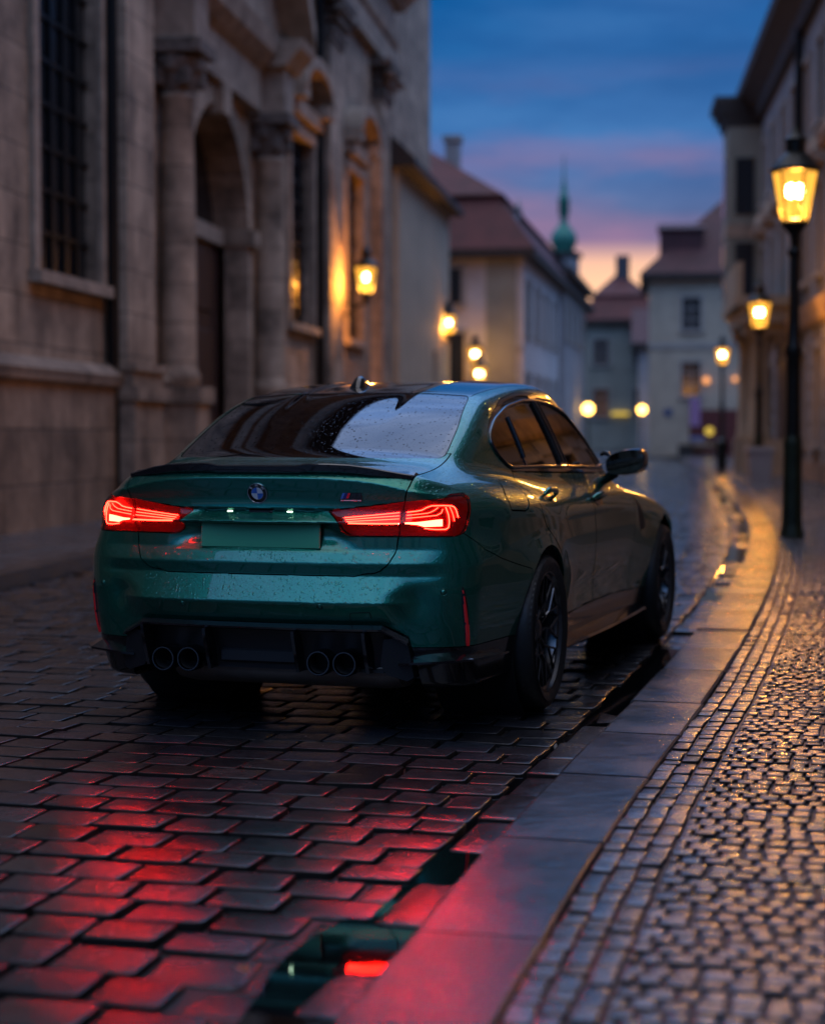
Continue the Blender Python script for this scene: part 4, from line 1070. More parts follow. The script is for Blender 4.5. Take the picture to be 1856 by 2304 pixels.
# ---------------------------------------------------------------- buildings
def stone_mat(name, col, block=(.9,.42), vary=.34, mortar=.45, bump=.6, rough=.75, stain=.68):
    """dressed stone in courses with weathering"""
    m, nt, out = new_mat(name); L = nt.links.new
    b = nd(nt, 'ShaderNodeBsdfPrincipled'); L(b.outputs[0], out.inputs[0]); b.inputs['Roughness'].default_value = rough
    tc = nd(nt, 'ShaderNodeTexCoord'); sp = nd(nt, 'ShaderNodeSeparateXYZ'); L(tc.outputs['Object'], sp.inputs[0])
    cb = nd(nt, 'ShaderNodeCombineXYZ'); L(math_n(nt, 'ADD', sp.outputs[0], sp.outputs[1]), cb.inputs[0]); L(sp.outputs[2], cb.inputs[1])
    br = nd(nt, 'ShaderNodeTexBrick', offset=.5); L(cb.outputs[0], br.inputs['Vector'])
    br.inputs['Scale'].default_value = 1.0; br.inputs['Brick Width'].default_value = block[0]; br.inputs['Row Height'].default_value = block[1]; br.inputs['Mortar Size'].default_value = .012; br.inputs['Mortar Smooth'].default_value = .4
    br.inputs['Color1'].default_value = (*[c*(1-vary*.6) for c in col], 1); br.inputs['Color2'].default_value = (*[min(1,c*(1+vary*.6)) for c in col], 1); br.inputs['Mortar'].default_value = (*[c*mortar for c in col], 1)
    n = nd(nt, 'ShaderNodeTexNoise', Scale=1.3, Detail=8.0, Roughness=.65); L(tc.outputs['Object'], n.inputs['Vector'])
    r = ramp(nt, [(.32, (1-stain,)*3), (.62, (1.1,1.1,1.1))]); L(n.outputs[0], r.inputs[0])
    mp = nd(nt, 'ShaderNodeMapping'); L(tc.outputs['Object'], mp.inputs[0]); mp.inputs['Scale'].default_value = (2.2,2.2,.25)
    n2 = nd(nt, 'ShaderNodeTexNoise', Scale=1.0, Detail=5.0); L(mp.outputs[0], n2.inputs['Vector'])
    r2 = ramp(nt, [(.35, (.72,.70,.68)), (.6, (1.05,1.05,1.05))]); L(n2.outputs[0], r2.inputs[0])
    c = mixc(nt, 1.0, br.outputs['Color'], r.outputs[0], 'MULTIPLY'); c = mixc(nt, 1.0, c, r2.outputs[0], 'MULTIPLY'); L(c, b.inputs['Base Color'])
    n3 = nd(nt, 'ShaderNodeTexNoise', Scale=9.0, Detail=6.0); L(tc.outputs['Object'], n3.inputs['Vector'])
    h = math_n(nt, 'SUBTRACT', math_n(nt, 'MULTIPLY', n3.outputs[0], .5), br.outputs['Fac'])
    bp = nd(nt, 'ShaderNodeBump', Strength=bump, Distance=.03); L(h, bp.inputs['Height']); L(bp.outputs[0], b.inputs['Normal'])
    return m
M['sandstone'] = stone_mat('weathered_sandstone', (.48,.35,.25), (1.1,.55))
M['ashlar'] = stone_mat('rough_plinth_stone', (.38,.265,.185), (1.0,.62), .45, .45, .8, .8, .6)
M['carved'] = pbr('carved_sandstone', (.36,.27,.20), .8, vary=.4, scale=2.5, bump=(6,.5,.05))
M['capital'] = pbr('sooty_carved_stone', (.15,.12,.10), .85, vary=.5, scale=4, bump=(9,.8,.06))
M['win_dark'] = pbr('old_leaded_glass', (.008,.010,.013), .22, 0, 0, .03, .5, bump=(14,.25,.02))
M['oak'] = pbr('dark_oak_door', (.045,.018,.013), .55, vary=.3, scale=5)
M['iron'] = pbr('black_iron', (.012,.012,.012), .4, .6)
def plaster(name, col, rough=.8, v=.18):
    return pbr(name, col, rough, vary=v, scale=.9, bump=(4,.15,.02))
M['cream'] = plaster('cream_plaster', (.42,.36,.27)); M['palace_pl'] = plaster('weathered_grey_plaster', (.24,.235,.24)); M['white_pl'] = plaster('pale_plaster', (.50,.485,.48)); M['ochre'] = plaster('ochre_plaster', (.34,.29,.21)); M['grey_pl'] = plaster('grey_plaster', (.30,.29,.29)); M['greenish'] = plaster('greenish_plaster', (.27,.27,.22))
M['tiles'] = pbr('red_roof_tiles', (.088,.017,.016), .7, vary=.35, scale=1.5, bump=(12,.5,.03)); M['tiles_dk'] = pbr('old_dark_tiles', (.062,.017,.018), .7, vary=.3, scale=1.5, bump=(12,.5,.03))
M['slate'] = pbr('grey_slate', (.06,.06,.072), .6, vary=.2, scale=2); M['copper'] = pbr('green_copper', (.035,.20,.15), .5, .2, vary=.3, scale=2)
M['eave'] = pbr('dark_eave_boards', (.028,.022,.019), .7); M['pane'] = pbr('house_window_glass', (.018,.022,.028), .12, spec=.6); M['frame_pl'] = pbr('window_surround', (.33,.31,.28), .75, vary=.15, scale=3)
M['lit_orange'] = emit('lit_window_lamp', (1,.38,.12), 1.6); M['lit_yellow'] = emit('lit_sign_yellow', (.9,.62,.10), .9); M['lit_pale'] = emit('lit_doorway', (1,.66,.42), .55); M['lit_globe'] = emit('lit_globe', (1,.55,.11), 13.); M['lit_purple'] = emit('lit_banner', (.13,.10,.30), .5)
M['shop_red'] = pbr('dark_red_shopfront', (.10,.018,.016), .5); M['shop_blue'] = pbr('blue_awning', (.05,.08,.18), .6)
def heading(slope, back=False):
    v = RGT*slope+FWD
    if back: v = -v
    return math.atan2(v[1], v[0])
def wall_mesh(L0, L1, H, openings, reveal=.3, thick=.6, z0=0.):
    """wall in the plane y=0 facing -y, with rectangular holes (x0,x1,z0,z1) and their reveals"""
    X = sorted(set([L0, L1]+[o[i] for o in openings for i in (0,1)])); Z = sorted(set([z0, H]+[o[i] for o in openings for i in (2,3)]))
    mb = MB()
    for a, b in zip(X[:-1], X[1:]):
        for c, d_ in zip(Z[:-1], Z[1:]):
            mx, mz = (a+b)/2, (c+d_)/2
            if any(o[0] < mx < o[1] and o[2] < mz < o[3] for o in openings): continue
            mb.add([(a,0,c),(b,0,c),(b,0,d_),(a,0,d_)], [(0,1,2,3)])
    for (a,b,c,d_) in openings:
        mb.add([(a,0,c),(b,0,c),(b,0,d_),(a,0,d_),(a,reveal,c),(b,reveal,c),(b,reveal,d_),(a,reveal,d_)], [(0,4,5,1),(1,5,6,2),(2,6,7,3),(3,7,4,0)])
    mb.add([(L0,0,z0),(L0,thick,z0),(L0,thick,H),(L0,0,H)], [(0,3,2,1)]); mb.add([(L1,0,z0),(L1,thick,z0),(L1,thick,H),(L1,0,H)], [(0,1,2,3)])
    mb.add([(L0,0,H),(L1,0,H),(L1,thick,H),(L0,thick,H)], [(0,1,2,3)]); mb.add([(L0,thick,z0),(L1,thick,z0),(L1,thick,H),(L0,thick,H)], [(0,3,2,1)])
    return mb
def window_part(parent, x0, x1, z0, z1, y, glass, frame, mull=(2,3), sill=True, surround=.14):
    w = MB()
    s = surround
    if s:
        w.box(x0-s,x0,-.07,.02,z0,z1).box(x1,x1+s,-.07,.02,z0,z1).box(x0-s-.03,x1+s+.03,-.09,.02,z1,z1+s)
        if sill: w.box(x0-s-.06,x1+s+.06,-.16,.02,z0-.14,z0)
    o = w.build('window', frame, parent)
    g_ = MB().box(x0,x1,y,y+.03,z0,z1).build('pane', glass, o)
    m = MB()
    for i in range(1, mull[0]): x = x0+(x1-x0)*i/mull[0]; m.box(x-.03,x+.03,y-.05,y,z0,z1)
    for i in range(1, mull[1]): z = z0+(z1-z0)*i/mull[1]; m.box(x0,x1,y-.04,y-.005,z-.025,z+.025)
    if m.v: m.build('glazing_bars', frame if mull[0] < 4 else M['iron'], o)
    return o
def cornice(mb, x0, x1, prof, ends=True):
    """moulding along x; prof = (out, z) pairs from bottom to top, out measured towards -y"""
    poly = [(.0, prof[0][1])]+[(o, z) for o, z in prof]+[(.0, prof[-1][1])]
    mb.prism(poly, lambda a,b: (x0,-a,b), lambda a,b: (x1,-a,b))
# ================= the baroque church on the left
church = thing('baroque_church', 'weathered sandstone baroque church front with columned portal filling the left side', 'church', W(-4.46, 19.6), heading(.14))
DOOR = (7.35,11.35,.0,6.35)
ops = [(1.2,3.5,3.05,7.6),(15.2,17.4,3.3,6.95),(21.4,23.5,3.3,7.1),DOOR,(-9.3,-7.0,3.05,7.6)]
wall_mesh(-16.5, 36, 17.2, ops, .30, 1.2).build('wall', M['sandstone'], church)
pl = MB(); cornice(pl, -16.5, 7.0, [(.16,.0),(.16,1.75),(.24,1.80),(.26,1.92),(.10,2.06)]); cornice(pl, 12.0, 36, [(.16,.0),(.16,1.40),(.24,1.45),(.26,1.56),(.08,1.68)]); pl.build('plinth', M['ashlar'], church)
for (a,b,c,d_) in ops:
    if (a,b,c,d_) == DOOR: continue
    o = window_part(church, a, b, c, d_, .16, M['win_dark'], M['carved'], (5,9), True, .20)
    if a > 10:   # arched hood over the window
        cx_, hw = (a+b)/2, (b-a)/2+.45; arc = [(cx_+hw*math.cos(t), d_+.75+.75*math.sin(t)) for t in np.linspace(0, PI, 15)]
        h = MB(); inner = [(cx_+(hw-.22)*math.cos(t), d_+.72+.55*math.sin(t)) for t in np.linspace(PI, 0, 15)]
        h.prism(arc+inner, lambda p,q: (p,-.45,q), lambda p,q: (p,.0,q)); h.box(a-.35,b+.35,-.20,0,d_+.32,d_+.60); h.box(cx_-hw,cx_-hw+.5,-.42,0,d_+.55,d_+.80).box(cx_+hw-.5,cx_+hw,-.42,0,d_+.55,d_+.80)
        h.build('window_hood', M['carved'], church)
# pilasters with dark carved capitals
def pilaster(x0, x1, top, out=.28):
    p = MB().box(x0,x1,-out,.0,1.9,top-.9)
    p.box(x0-.10,x1+.10,-out-.12,0,.0,1.62).box(x0-.16,x1+.16,-out-.19,0,1.62,1.80).box(x0-.07,x1+.07,-out-.09,0,1.80,2.0).box(x0-.12,x1+.12,-out-.14,0,2.0,2.10)
    o = p.build('pilaster', M['sandstone'], church)
    c = MB().box(x0-.03,x1+.03,-out-.05,0,top-.9,top-.78)
    for k in range(5):
        x = x0+(x1-x0)*(k+.5)/5
        for lev in range(3): c.box(x-.13+.02*lev,x+.13-.02*lev,-out-.10-.08*lev,-.02,top-.78+.22*lev,top-.60+.22*lev,.03)
    c.box(x0-.20,x1+.20,-out-.26,0,top-.12,top+.04); c.lathe([(.0,0),(.10,0),(.14,.06),(.14,.14),(.10,.2),(.0,.2)], (x0-.08,-out-.2,top-.42), 10).lathe([(.0,0),(.10,0),(.14,.06),(.14,.14),(.10,.2),(.0,.2)], (x1+.08,-out-.2,top-.42), 10)
    c.build('capital', M['capital'], o)
for x0, x1 in ((3.85,5.1),(18.05,19.5),(24.9,26.2),(-4.2,-2.9),(-13.3,-12)): pilaster(x0, x1, 10.15)
for x_ in (3.72, 17.8): MB().tube([(x_,-.12,0),(x_,-.12,12.3)], .08, 8).build('drainpipe', M['iron'], church)
# great entablature
e = MB(); cornice(e, -16.5, 27.6, [(.22,10.35),(.22,10.95),(.30,11.0),(.34,11.25)]); e.box(-16.5,27.4,-.18,0,11.25,12.05); cornice(e, -17, 28.2, [(.35,12.05),(.62,12.35),(1.05,12.62),(1.12,12.9),(1.2,13.1)]); e.build('entablature', M['carved'], church)
# portal: two columns on pedestals, entablature blocks, arched doorway and a broken curved pediment
PC, PR = 9.35, 2.0
for cx_ in (6.35, 12.35):
    oy = -.26
    c = MB().lathe([(.27,1.85),(.31,1.93),(.31,2.02),(.27,2.08),(.255,2.15),(.255,3.4),(.245,4.6),(.225,5.85),(.26,5.9),(.26,5.96),(.0,5.96)], (cx_,oy,0), 28)
    c.box(cx_-.42,cx_+.42,-.68,0,0,.30).box(cx_-.36,cx_+.36,-.62,0,.30,1.62).box(cx_-.42,cx_+.42,-.68,0,1.62,1.85)
    col = c.build('column', M['sandstone'], church)
    k = MB().lathe([(.25,5.96),(.29,6.1),(.38,6.35),(.42,6.45),(.0,6.45)], (cx_,oy,0), 14)
    for i in range(10):
        a = 2*PI*i/10; k.box(cx_+.32*math.cos(a)-.08,cx_+.32*math.cos(a)+.08,oy+.32*math.sin(a)-.08,oy+.32*math.sin(a)+.08,6.05+.2*(i%2),6.32+.2*(i%2),.03)
    k.box(cx_-.45,cx_+.45,oy-.45,0,6.5,6.68); k.build('capital', M['capital'], col)
en = MB()
for cx_ in (6.35, 12.35): en.box(cx_-.38,cx_+.38,-.62,0,6.68,7.45); cornice(en, cx_-.55, cx_+.55, [(.68,7.45),(.80,7.6),(.94,7.75),(.98,7.9)])
cornice(en, 6.9, 11.8, [(.24,6.68),(.24,7.35),(.36,7.45),(.52,7.62),(.60,7.9)]); en.build('portal_entablature', M['carved'], church)
pd = MB()
for sg in (-1, 1):      # curved halves of the pediment
    T_ = np.linspace(0, 1, 12); out_ = []; inn = []
    for t in T_:
        x = PC+sg*(3.6-2.6*t); z = 7.95+1.75*math.sin(t*PI/2); out_.append((x, z+.34)); inn.append((x, z))
    poly = out_+inn[::-1]
    if sg > 0: poly = poly[::-1]
    pd.prism(poly, lambda a,b: (a,-.98,b), lambda a,b: (a,0,b))
    pd.prism((inn+[(inn[-1][0],7.9),(inn[0][0],7.9)])[::sg], lambda a,b: (a,-.40,b), lambda a,b: (a,0,b))
pd.box(PC-.75,PC+.75,-.55,0,7.9,10.4).box(PC-.95,PC+.95,-.75,0,10.4,10.7); pd.build('pediment', M['carved'], church)
sur = MB(); arc = [(PC+PR*math.cos(t), 4.35+PR*math.sin(t)) for t in np.linspace(0, PI, 21)]
sur.prism([(PC+PR,6.36)]+arc+[(PC-PR,6.36)], lambda a,b: (a,.02,b), lambda a,b: (a,.54,b))
ring = [(PC+(PR+.36)*math.cos(t), 4.35+(PR+.36)*math.sin(t)) for t in np.linspace(0, PI, 21)]+[(PC+(PR+.02)*math.cos(t), 4.35+(PR+.02)*math.sin(t)) for t in np.linspace(PI, 0, 21)]
sur.prism(ring, lambda a,b: (a,-.12,b), lambda a,b: (a,.02,b)); sur.box(PC+PR,PC+PR+.34,-.12,.02,0,4.5).box(PC-PR-.34,PC-PR,-.12,.02,0,4.5); sur.box(PC+PR-.05,PC+PR+.46,-.22,.3,4.35,4.62).box(PC-PR-.46,PC-PR+.05,-.22,.3,4.35,4.62); sur.box(PC-.26,PC+.26,-.26,.02,6.2,6.68)
sur.build('portal_arch', M['sandstone'], church)
dr = MB().box(PC-PR,PC-.02,.40,.50,.12,4.35).box(PC+.02,PC+PR,.40,.50,.12,4.35)
for x in (PC-1.5,PC+.25):
    for z in (.5,1.9,3.2): dr.box(x,x+1.2,.36,.40,z,z+1.0,.02)
do = dr.build('portal_door', M['oak'], church)
MB().box(PC-PR,PC+PR,.30,.46,4.35,4.62).build('door_lintel', M['carved'], do)
fan = MB().box(PC-PR,PC+PR,.48,.52,4.62,6.35).build('fanlight', M['win_dark'], do)
MB().box(7.1,11.6,-.45,.5,0,.13).box(6.9,11.8,-.8,-.45,0,.07).build('doorstep', M['ashlar'], church)
rf = MB().prism([(-.9,17.2),(12,17.2),(6,19.5)], lambda a,b: (-16.8,a,b), lambda a,b: (36.3,a,b)); rf.build('roof', M['tiles_dk'], church); MB().box(-16.5,35.99,1.21,11,0,17.1).build('nave', M['sandstone'], church)
# ================= lower wing beyond the church
wing = thing('church_wing', 'lower plastered wing with dark sloping eave joined to the far end of the church', 'building', W(-.345, 46.5), heading(.14))
wo = [(6.9,7.75,.6,3.6)]
wall_mesh(0, 10.8, 8.1, wo, .4, 1.0).build('wall', M['cream'], wing)
MB().box(6.9,7.75,.38,.42,.6,3.6).build('window', M['win_dark'], wing)
r_ = MB().prism([(-.45,7.95),(-.45,8.15),(.35,8.9),(.35,7.95)], lambda a,b: (-.25,a,b), lambda a,b: (11.0,a,b)); r_.build('eave', M['eave'], wing)
MB().box(0,10.8,-.08,0,0,.9).build('plinth', M['ashlar'], wing)
# ================= house helper: box with facade(s), windows, roof
def house(name, label, lat, dep, slope, L_, D_, H, wallm, roofm, rows, win_w=1.0, ridge=3., end_windows=(), roof='gable', group=None, eave=.45, cols=None, pane=None, back=False, rz=None):
    t = thing(name, label, 'building', W(lat, dep), rz if rz is not None else heading(slope, back), group)
    ops = []
    for (z0, z1, n) in rows:
        for k in range(n): x = L_*(k+.5)/n; ops.append((x-win_w/2, x+win_w/2, z0, z1))
    wall_mesh(0, L_, H, ops, .22, .5).build('wall', wallm, t)
    b = MB().add([(0,.5,0),(L_,.5,0),(L_,D_,0),(0,D_,0),(0,.5,H),(L_,.5,H),(L_,D_,H),(0,D_,H)], [(0,4,7,3),(1,2,6,5),(2,3,7,6),(4,5,6,7)]); b.build('side_wall', wallm, t)
    for o in ops: window_part(t, *o, .16, pane or M['pane'], M['frame_pl'], (2,3), True, .12)
    MB().box(-eave,L_+eave,-eave,D_+eave,H,H+.28).build('eave', M['eave'], t)
    z = H+.28; r_ = MB()
    if roof == 'gable': r_.prism([(-eave,z),(D_+eave,z),(D_/2,z+ridge)], lambda a,b: (-eave,a,b), lambda a,b: (L_+eave,a,b))
    elif roof == 'hip':
        i = min(D_/2, L_/2-.1); v = [(-eave,-eave,z),(L_+eave,-eave,z),(L_+eave,D_+eave,z),(-eave,D_+eave,z),(i,D_/2,z+ridge),(L_-i,D_/2,z+ridge)]
        r_.add(v, [(0,1,5,4),(1,2,5),(2,3,4,5),(3,0,4),(3,2,1,0)])
    elif roof == 'mansard':
        i = 1.0; zb = z+ridge*.48
        v = [(-eave,-eave,z),(L_+eave,-eave,z),(L_+eave,D_+eave,z),(-eave,D_+eave,z),(i,i,zb),(L_-i,i,zb),(L_-i,D_-i,zb),(i,D_-i,zb)]
        r_.add(v, [(0,1,5,4),(1,2,6,5),(2,3,7,6),(3,0,4,7)])
        j = i-.25; m_ = min(D_/2,L_/2); zc = z+ridge
        v = [(j,j,zb+.0),(L_-j,j,zb),(L_-j,D_-j,zb),(j,D_-j,zb),(m_*.95,D_/2,zc),(L_-m_*.95,D_/2,zc)]
        r_.add(v, [(0,1,5,4),(1,2,5),(2,3,4,5),(3,0,4),(3,2,1,0)])
    r_.build('roof', roofm, t)
    return t
hA = house('mansard_house', 'pale house with tall red mansard roof directly behind the church wing', 3.75, 62, .167, 30, 8, 7.15, M['white_pl'], M['tiles'], [(4.6,6.4,9),(1.2,3.2,9)], 1.1, 4.1, roof='mansard')
# its end wall towards us: window, arched door, pilaster
ew = MB().box(-.06,0,.2,1.25,0,7.1).build('corner_pilaster', M['greenish'], hA)
for (y0,y1,z0,z1) in ((2.1,2.75,5.6,6.8),(2.0,2.8,.3,4.6)):
    o = MB().box(-.10,.0,y0-.15,y1+.15,z0-.15,z1+.15).build('window', M['frame_pl'], hA); MB().box(-.13,-.10,y0,y1,z0,z1).build('pane', M['pane'], o)
MB().box(-.05,0,0,8,3.9,4.15).build('string_course', M['frame_pl'], hA)
MB().box(3.5,4.1,2.7,3.2,8,11.7).box(3.42,4.18,2.62,3.28,11.7,11.9).build('chimney', M['grey_pl'], hA)
MB().box(2.6,4.0,.55,2.4,7.6,9.1).prism([(.45,9.1),(2.4,9.1),(2.4,9.6)], lambda a,b: (2.5,a,b), lambda a,b: (4.1,a,b)).build('dormer', M['grey_pl'], hA)
hB = house('gabled_house', 'pale grey house with curved gable and slate roof rising behind the mansard house', 6.3, 76, .167, 12, 5, 7.7, M['grey_pl'], M['slate'], [(5.2,6.7,4)], 1.0, 1.5)
gb = MB().prism([(.9,7.7),(4.6,7.7),(4.2,8.5),(3.5,8.9),(3.1,9.9),(1.7,9.9),(1.5,8.9),(1.0,8.5)], lambda a,b: (-.3,a,b), lambda a,b: (.1,a,b)); gb.box(-.35,.15,1.6,3.2,9.9,10.1); gb.lathe([(.0,0),(.12,.1),(.18,.35),(.06,.7),(.0,.9)], (-.1,1.9,10.1), 8); gb.build('gable', M['grey_pl'], hB)
hC = house('far_tall_roofed_house', 'far house with red roof and chimney beyond the end of the left row', 10.9, 118, 0, 5.2, 8, 8.2, M['greenish'], M['tiles'], [(5.6,7.2,2),(2.2,4.0,2)], .95, 3.4, rz=heading(.092)-PI/2, roof='mansard')
MB().box(2.3,3.2,3.0,3.9,8,12.9).build('chimney', M['slate'], hC)
MB().box(.4,1.5,-.30,-.12,2.3,2.5).build('shop_sign', M['lit_yellow'], hC).location = (1.6,0,.0)
hD = house('low_far_house', 'low grey-roofed far house squeezed between red-roofed house and end house', 13.9, 112, 0, 2.6, 9, 6.4, M['grey_pl'], M['tiles_dk'], [(3.2,4.6,1)], .8, 2.4, rz=heading(.124)-PI/2)
MB().box(.9,1.5,-.06,0,.1,1.4).build('lit_doorway', M['lit_pale'], hD)
hE = house('end_house', 'cream house with dark red hipped roof closing the end of the street', 11.55, 89, 0, 8.2, 9, 8.65, M['cream'], M['tiles_dk'], [(6.2,7.75,2),(3.0,4.6,2)], .85, 4.4, rz=heading(.13)-PI/2, roof='hip')
MB().box(-.05,8.2,-.07,0,5.3,5.55).build('string_course', M['frame_pl'], hE)
MB().box(.5,2.6,1.0,3.0,9.0,11.2).prism([(.8,11.2),(3.2,11.2),(3.2,11.7)], lambda a,b: (.4,a,b), lambda a,b: (2.7,a,b)).build('dormer', M['tiles_dk'], hE)
MB().box(2.0,2.5,-.12,-.05,1.5,2.9).build('banner', M['lit_purple'], hE)
sf = MB().box(2.0,4.4,-.06,0,.1,2.3).build('shopfront', M['shop_red'], hE)
MB().lathe([(.0,-.10),(.20,-.10),(.20,-.06)], (2.95,0,1.25), 20, 'y').build('round_sign', M['lit_yellow'], sf)
MB().prism([(-.8,.55),(-.06,1.0),(-.06,.5)], lambda a,b: (2.0,a,b), lambda a,b: (2.7,a,b)).build('awning', M['shop_blue'], sf)
MB().box(.75,1.15,-.05,0,2.0,2.35).build('plaque', M['shop_blue'], hE)
for x, z, r_ in ((2.78,3.72,.16),(4.15,3.78,.12)):
    MB().lathe([(r_*math.sin(t), -r_*math.cos(t)) for t in np.linspace(0.01, PI-.01, 10)], (x,-.25,z), 14).build('window_lamp', M['lit_orange'], hE)
# ================= church tower with a green onion spire
tw = thing('spired_tower', 'slim distant tower with green copper onion dome and needle spire', 'tower', W(11.6, 140), 0)
MB().box(-1.0,1.0,-1.0,1.0,0,14.6).build('shaft', M['grey_pl'], tw)
MB().box(-1.2,1.2,-1.2,1.2,14.6,14.95).build('cornice', M['eave'], tw)
MB().lathe([(.75,14.95),(.80,15.25),(1.0,15.7),(1.02,16.1),(.8,16.6),(.45,17.0),(.30,17.3),(.28,17.7),(.42,17.9),(.42,18.9),(.46,19.0),(.30,19.3),(.22,19.8),(.09,20.6),(.03,22.4),(.0,22.6)], (0,0,0), 20).build('onion_spire', M['copper'], tw)
# ================= long palace on the right
pal = thing('palace_facade', 'long three storey palace with deep dark eave and hooded windows along the right', 'building', W(11.3, 59.5), heading(.108, True))
PL = 88.; po = []
xs_ = [2.2+3.05*k for k in range(28)]
for x in xs_:
    po += [(x-.55,x+.55,4.9,7.0),(x-.55,x+.55,8.4,10.3)]
    if not (6.5 < x < 12.5): po.append((x-.6,x+.6,.95,3.15))
wall_mesh(0, PL, 11.6, po, .3, .8).build('wall', M['palace_pl'], pal)
wl_ = sorted(po)
for o in po:
    if o[0] > 45 and o[2] > 8: pass
    wn = window_part(pal, *o, .2, M['pane'], M['frame_pl'], (2,3), True, .16)
for x in xs_:
    hood = MB(); hood.prism([(-.0,7.3),(.34,7.42),(.38,7.55),(.0,7.75)], lambda a,b: (x-.9,-a,b), lambda a,b: (x+.9,-a,b)); hood.prism([(x-.85,7.55),(x+.85,7.55),(x,8.0)], lambda a,b: (a,-.30,b), lambda a,b: (a,0,b))
    hood.build('window_hood', M['carved'], pal)
pc = MB(); cornice(pc, 0, PL, [(.10,3.7),(.18,3.8),(.26,4.05),(.30,4.2),(.0,4.3)]); cornice(pc, 0, PL, [(.08,7.95+.0),(.14,8.02),(.14,8.15)]); pc.build('string_course', M['carved'], pal)
for x in xs_[:-1]:
    a, b = x+.80, x+2.25
    if 5.6 < x < 12: continue
    rv = MB().box(a,b,-.02,.0,.5,3.7)
    for k in range(7): rv.box(a,b,-.06,-.015,.5+.46*k,.90+.46*k)
    rv.build('rusticated_pier', M['palace_pl'], pal)
MB().box(0,PL,-.10,0,0,.5).build('plinth', M['ashlar'], pal)
ea = MB(); cornice(ea, -.4, PL, [(.2,11.2),(.28,11.5),(.55,11.75),(.75,11.9),(.8,12.15)]); ea.build('eave', M['eave'], pal)
MB().prism([(-.8,12.15),(12,12.15),(5.4,17.0)], lambda a,b: (-.4,a,b), lambda a,b: (PL,a,b)).build('roof', M['tiles_dk'], pal); MB().box(0,PL,.81,11,0,12.0).build('inner_block', M['white_pl'], pal)
MB().tube([(13.8,-.16,.4),(13.8,-.16,11.3)], .11, 10).build('drainpipe', M['iron'], pal)
# oriel on the far corner
orl = MB()
orl.box(-1.2,.9,-1.1,1.6,5.0,11.0).prism([(-1.1,5.0),(.4,5.0),(.4,3.9)], lambda a,b: (-1.2,a,b), lambda a,b: (.6,a,b))
oo = orl.build('corner_oriel', M['greenish'], pal)
for z0, z1 in ((5.6,7.3),(8.2,10.0)):
    MB().box(-.8,.5,-1.15,-1.11,z0,z1).box(.91,.95,-.85,-.25,z0,z1).build('pane', M['pane'], oo)
MB().box(-1.22,.95,-1.13,1.6,7.5,7.9).build('oriel_band', M['carved'], oo)
oc = MB()
for i, (z, e) in enumerate(((11.0,.06),(11.2,.15),(11.45,.30),(11.7,.42))): oc.box(-1.2-e,.9+e*.3,-1.1-e,1.6,z,z+.26)
oc.build('oriel_cap', M['eave'], oo)
# portal with a balcony
pt_ = MB()
for x in (7.2, 10.9): pt_.box(x-.45,x+.45,-1.25,0,0,1.0).lathe([(.34,1.0),(.36,1.1),(.31,1.2),(.27,3.6),(.34,3.7),(.34,3.8)], (x,-.85,0), 16).box(x-.42,x+.42,-1.3,0,3.8,4.1)
pt_.box(6.5,11.6,-1.35,0,4.1,4.55).box(6.3,11.8,-1.55,0,4.55,4.8); pt_.box(6.4,11.7,-1.5,-1.35,4.8,5.7).box(8.0,10.1,-.05,0,0,3.3)
pt_.build('balcony_portal', M['ochre'], pal); MB().box(8.1,10.0,-.09,-.05,.05,3.1).build('portal_door', M['oak'], pal)
# unseen block added behind the camera to limit sky reflections
bk = house('added_rear_block', 'plain pale block added unseen behind the viewpoint to limit sky reflections', -14, -46, 0, 40, 10, 9, M['cream'], M['tiles_dk'], [(4.5,6.5,10),(1.2,3.2,10)], 1.2, 4, rz=heading(0)+PI/2)
bk.location = W(20, -46)
